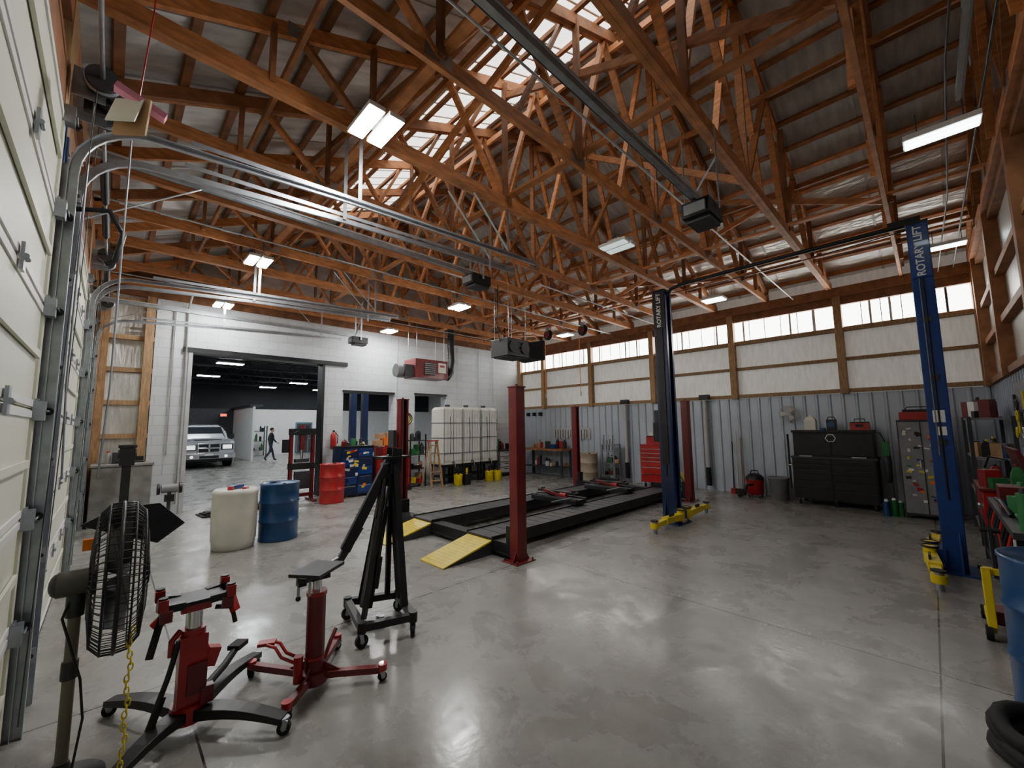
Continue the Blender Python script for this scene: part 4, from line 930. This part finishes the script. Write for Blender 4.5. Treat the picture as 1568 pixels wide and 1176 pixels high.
b=MB();b.b2((-.20,10.45,0),(.62,10.9,1.05),CONC);b.b2((-.22,10.42,1.05),(.64,10.92,1.10),CONC);b.build('concrete_pier',org=(.2,10.7,0),bevel=.01)
b=MB();b.box((.2,10.68,1.2),(.3,.2,.2),DGREY);b.box((.42,10.66,1.16),(.14,.14,.12),BLACK);can(b,(.0,10.66,1.1),.04,.2,LGREY,RED);b.tube([(.1,10.56,1.12),(.3,10.5,1.13),(.5,10.56,1.12)],.015,BLACK,6);b.build('shop_supplies',org=(.2,10.68,1.1),bevel=.005)
b=MB();b.b2((.1,9.75,.0),(.4,10.0,.03),BLACK);b.b2((.18,9.82,.03),(.30,9.94,1.25),BLACK);b.b2((.14,9.79,1.1),(.34,9.97,1.4),BLACK);b.cyl((.12,9.88,1.3),(.36,9.88,1.3),.07,DGREY,seg=16);b.box((.24,9.88,1.43),(.24,.2,.05),BLACK);b.build('tire_changer_post',org=(.24,9.88,0),bevel=.006)
b=MB();c=V((.86,10.05,0));b.cyl(c,c+V((0,0,.03)),.16,DGREY,seg=20);b.cyl(c,c+V((0,0,.55)),.03,DGREY,seg=10);b.cyl(c+V((-.12,0,.62)),c+V((.12,0,.62)),.08,GREY,seg=16)
for s_ in (-.16,.16): b.cyl(c+V((s_-.02,0,.62)),c+V((s_+.02,0,.62)),.1,BLACK,seg=20)
b.box(c+V((0,-.03,.45)),(.14,.1,.12),BLACK);b.build('bench_grinder_stand',org=c)
b=MB()
for x,y,w,d,r_ in ((1.9,10.3,1.1,.5,.1),(2.45,10.45,.7,.45,-.1),(1.75,10.0,.5,.3,.4)):
    for k in range(3): b.box((x+.02*k,y,.012+.022*k),(w-.08*k,d-.05*k,.02),BLACKR,RZ(r_+.05*k))
b.tube([(1.4,10.1,.06),(1.7,10.3,.09),(2.2,10.2,.1),(2.6,10.5,.09)],.02,BLACK,6)
b.build('rubber_floor_mats',org=(2,10.3,0))

# ------------------------------------------------------------------ annex shop beyond the opening
AY=31
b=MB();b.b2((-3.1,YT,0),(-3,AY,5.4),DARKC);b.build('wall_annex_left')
b=MB();b.b2((20,YT,0),(20.1,AY+3,5.4),WHITE);b.build('wall_annex_right')
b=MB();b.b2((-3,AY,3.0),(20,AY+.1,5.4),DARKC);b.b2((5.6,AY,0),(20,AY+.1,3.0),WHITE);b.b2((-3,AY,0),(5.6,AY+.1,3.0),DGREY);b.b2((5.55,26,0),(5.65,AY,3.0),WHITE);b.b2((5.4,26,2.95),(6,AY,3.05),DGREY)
b.build('wall_annex_back')
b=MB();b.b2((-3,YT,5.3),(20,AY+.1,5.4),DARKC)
for k in range(7):
    y=13+k*2.7;b.beam((-3,y,4.4),(20,y,4.4),.08,.08,BLACK);b.beam((-3,y,5.1),(20,y,5.1),.08,.08,BLACK)
    for q in range(20): x=-2.5+q*1.1;b.beam((x,y,4.4),(x+.55,y,5.1),.04,.04,DGREY);b.beam((x+.55,y,5.1),(x+1.1,y,4.4),.04,.04,DGREY)
b.build('ceiling_annex')
for x,y in ((3.4,14.5),(3.2,19),(3.2,24),(7.5,15),(7.5,20),(7.5,25),(12,16),(12,22),(10,28.8),(1,28),(6.8,28.5),(16,24),(16,15)):
    b=MB();b.b2((x-.45,y-.18,4.26),(x+.45,y+.18,4.31),WHITE);b.b2((x-.42,y-.15,4.245),(x+.42,y+.15,4.26),LEDF)
    for s_ in (-.3,.3): b.cyl((x+s_,y,4.31),(x+s_,y,5.1),.006,DGREY,seg=5)
    b.build('annex_shop_light',org=(x,y,4.3))
b=MB();b.b2((9.2,AY-.06,0),(10.3,AY,2.15),TEAL);b.b2((9.3,AY-.08,.05),(10.2,AY-.05,2.05),DGREY);b.b2((9.42,AY-.1,.9),(10.08,AY-.07,1.9),GLASSD);b.cyl((10.1,AY-.1,1.0),(10.1,AY-.18,1.0),.03,CHROME,seg=8);b.build('door_4')
b=MB();b.box((5.0,AY-.1,2.6),(.35,.06,.18),WHITE);b.box((5.0,AY-.14,2.6),(.3,.02,.12),EXITM);b.build('exit_sign',org=(5,AY-.1,2.6))
b=MB()
for x in (6.1,7.2):
    for y in (29.9,30.5): b.b2((x-.03,y-.03,0),(x+.03,y+.03,1.9),DGREY)
for z in (.3,.9,1.5): b.b2((6.1,29.9,z),(7.2,30.5,z+.04),GREY);clutter(b,6.2,7.1,30,30.4,z+.04,6,rs,.35)
b.build('annex_storage_rack',org=(6.6,30.2,0))
for x,y in ((7.25,17.0),(7.85,17.2)):
    b=MB();b.b2((x-.12,y-.12,0.02),(x+.12,y+.12,3.6),DBLUE);b.b2((x-.2,y-.2,0),(x+.2,y+.2,.02),DBLUE);b.b2((x-.1,y-.2,.2),(x+.1,y-.1,1.2),DBLUE);b.beam((x,y,3.55),(x+.3,y,3.55),.08,.08,BLACK);b.beam((x,y-.15,.25),(x+.2,y-.7,.2),.09,.08,YEL);b.cyl((x+.2,y-.7,0),(x+.2,y-.7,.26),.05,YEL,seg=10);b.build('annex_lift_column',org=(x,y,0),bevel=.01)

# pickup truck (front toward -y)
b=MB();tx,ty=3.2,22.6
def sec(y,w,z0,z1,rr=.12,tw=None):
    tw=tw if tw is not None else w
    return [V((tx-w,ty+y,z0+rr*.4)),V((tx-w+rr*.4,ty+y,z0)),V((tx+w-rr*.4,ty+y,z0)),V((tx+w,ty+y,z0+rr*.4)),V((tx+w,ty+y,z0+(z1-z0)*.6)),V((tx+tw,ty+y,z1-rr*.5)),V((tx+tw-rr,ty+y,z1)),V((tx-tw+rr,ty+y,z1)),V((tx-tw,ty+y,z1-rr*.5)),V((tx-w,ty+y,z0+(z1-z0)*.6))]
b.loft([sec(.05,.90,.55,1.10),sec(.12,.96,.5,1.20),sec(.5,1.0,.45,1.26),sec(1.3,1.0,.45,1.30),sec(3.4,1.0,.45,1.30),sec(5.6,1.0,.5,1.30),sec(5.7,.97,.55,1.28)],SILV,False)
b.loft([sec(1.25,.90,1.2,1.30,.1,.85),sec(1.95,.90,1.2,1.88,.14,.74),sec(2.3,.90,1.2,1.94,.14,.74),sec(3.1,.90,1.2,1.92,.14,.74),sec(3.45,.88,1.2,1.75,.12,.74)],SILV,False)
b.hexa([(tx-.80,ty+1.27,1.30),(tx+.80,ty+1.27,1.30),(tx+.80,ty+1.35,1.31),(tx-.80,ty+1.35,1.31),(tx-.68,ty+1.86,1.83),(tx+.68,ty+1.86,1.83),(tx+.68,ty+1.94,1.84),(tx-.68,ty+1.94,1.84)],GLASSD)
b.b2((tx-.42,ty-.03,.68),(tx+.42,ty+.1,1.10),CHROME);b.b2((tx-.37,ty-.045,.72),(tx+.37,ty-.02,1.06),BLACK);b.b2((tx-.38,ty-.06,.86),(tx+.38,ty-.03,.91),CHROME);b.b2((tx-.035,ty-.06,.70),(tx+.035,ty-.03,1.08),CHROME)
for s_ in (-1,1):
    b.b2((tx+s_*.45,ty-.01,.80),(tx+s_*.90,ty+.12,1.06),BLACK);b.b2((tx+s_*.50,ty-.03,.84),(tx+s_*.84,ty+.05,1.02),HEADL)
    b.box((tx+s_*1.12,ty+1.75,1.38),(.2,.1,.22),BLACK);b.box((tx+s_*.98,ty+1.75,1.34),(.2,.04,.04),BLACK)
    b.cyl((tx+s_*.62,ty-.12,.52),(tx+s_*.62,ty-.06,.52),.06,HEADL,seg=14)
    for yy in (1.0,4.6):
        b.cyl((tx+s_*.72,ty+yy,.40),(tx+s_*1.01,ty+yy,.40),.40,BLACKR,seg=26);b.cyl((tx+s_*1.0,ty+yy,.40),(tx+s_*1.03,ty+yy,.40),.24,CHROME,seg=20);b.ring((tx+s_*1.0,ty+yy,.42),.46,.04,SILV,(1,0,0),26,6)
    b.b2((tx+s_*.905,ty+2.0,1.35),(tx+s_*.88,ty+3.2,1.75),GLASSD)
b.b2((tx-.98,ty-.12,.42),(tx+.98,ty+.14,.66),CHROME);b.b2((tx-.35,ty-.135,.44),(tx+.35,ty-.11,.56),BLACK);b.box((tx,ty-.13,.6),(.3,.01,.08),WHITE)
b.b2((tx-.9,ty-.0,.30),(tx+.9,ty+.2,.44),BLACK);b.b2((tx-.85,ty+.3,.3),(tx+.85,ty+5.5,.5),BLACK);b.b2((tx-.5,ty+.3,1.27),(tx+.5,ty+1.2,1.32),SILV)
b.build('pickup_truck',org=(tx,ty+2.8,0),bevel=.02)

# ------------------------------------------------------------------ walking person
def skinmesh(name,verts,edges,radii,mats,assign,sub=2,root=0):
    me=bpy.data.meshes.new(name);me.from_pydata(verts,edges,[]);o=bpy.data.objects.new(name,me);sc.collection.objects.link(o)
    md=o.modifiers.new('skin','SKIN');md.use_smooth_shade=True
    for i,rr in enumerate(radii): me.skin_vertices[0].data[i].radius=(rr if hasattr(rr,'__len__') else (rr,rr));
    me.skin_vertices[0].data[root].use_root=True
    s_=o.modifiers.new('sub','SUBSURF');s_.levels=sub;s_.render_levels=sub
    bpy.context.view_layer.update();dg=bpy.context.evaluated_depsgraph_get()
    nm=bpy.data.meshes.new_from_object(o.evaluated_get(dg));bpy.data.objects.remove(o)
    nm.materials.clear()
    for m in mats:nm.materials.append(m)
    for p in nm.polygons: p.material_index=assign(p.center);p.use_smooth=True
    o=bpy.data.objects.new(name,nm);sc.collection.objects.link(o);return o
pe=bpy.data.objects.new('walking_person',None);sc.collection.objects.link(pe);pe.location=(6.15,24.7,0);pe.rotation_euler=(0,0,.1)
vs=[(0,0,.95),(0,0,1.10),(.01,0,1.28),(.02,0,1.42),(.03,0,1.50),(.045,0,1.56),
 (0,.09,.90),(.14,.10,.50),(.24,.10,.09),(.37,.11,.06),
 (0,-.09,.90),(-.05,-.10,.50),(-.30,-.10,.18),(-.20,-.11,.06),
 (.02,.17,1.40),(-.05,.21,1.14),(.05,.22,.93),
 (.02,-.17,1.40),(.06,-.21,1.14),(.22,-.21,.98)]
es=[(0,1),(1,2),(2,3),(3,4),(4,5),(0,6),(6,7),(7,8),(8,9),(0,10),(10,11),(11,12),(12,13),(3,14),(14,15),(15,16),(3,17),(17,18),(18,19)]
rd=[(.13,.15),(.12,.14),(.13,.165),(.11,.15),.055,.05,.09,.065,.05,.042,.09,.065,.05,.042,.07,.05,.035,.07,.05,.035]
def asg(c): return 2 if c.z<.11 else (1 if c.z<.93 else (3 if c.z>1.5 else 0))
body=skinmesh('body',vs,es,rd,[CLOTH,JEAN,BLACKR,SKIN],asg);body.parent=pe
h=MB();hc=V((.055,0,1.655))
h.sph(hc,(.095,.075,.118),SKIN,18);h.sph(hc+V((-.018,0,.03)),(.095,.082,.10),HAIR,18)
h.sph(hc+V((.098,0,-.012)),(.018,.012,.022),SKIN,10);h.box(hc+V((.086,0,-.055)),(.012,.045,.010),DRED);h.sph(hc+V((.055,0,-.085)),(.04,.04,.03),SKIN,10)
for s_ in (-1,1): h.sph(hc+V((.084,s_*.03,.008)),.011,BLACK,8);h.sph(hc+V((0,s_*.078,-.01)),(.018,.010,.028),SKIN,8);h.box(hc+V((.09,s_*.03,.026)),(.008,.03,.006),HAIR)
hd=h.build('head');hd.parent=pe
h=MB()
for wr,d,sd in ((V((.05,.22,.93)),V((.25,.02,-.97)),1),(V((.22,-.21,.98)),V((.85,0,-.5)),-1)):
    d=d.normalized();s_=V((-d.z,0,d.x)).normalized();pc=wr+d*.05
    h.sph(pc,(.035,.018,.045),SKIN,10)
    for k in range(4):
        p0=pc+d*.03+s_*(-.027+.018*k);L_=(.055,.07,.075,.062)[k];h.tube([p0,p0+d*L_*.5+V((0,-sd*.004,0)),p0+d*L_*.8+V((0,-sd*.018,0)),p0+d*L_+V((0,-sd*.03,0))],.0085,SKIN,6)
    t0=pc+s_*.028-d*.01;h.tube([t0,t0+s_*.02+d*.02,t0+s_*.022+d*.045],.009,SKIN,6)
hn=h.build('hands');hn.parent=pe

# ------------------------------------------------------------------ world
w=bpy.data.worlds.new('world');sc.world=w;w.use_nodes=True
bg=w.node_tree.nodes['Background'];bg.inputs[0].default_value=(.7,.8,1,1);bg.inputs[1].default_value=.5
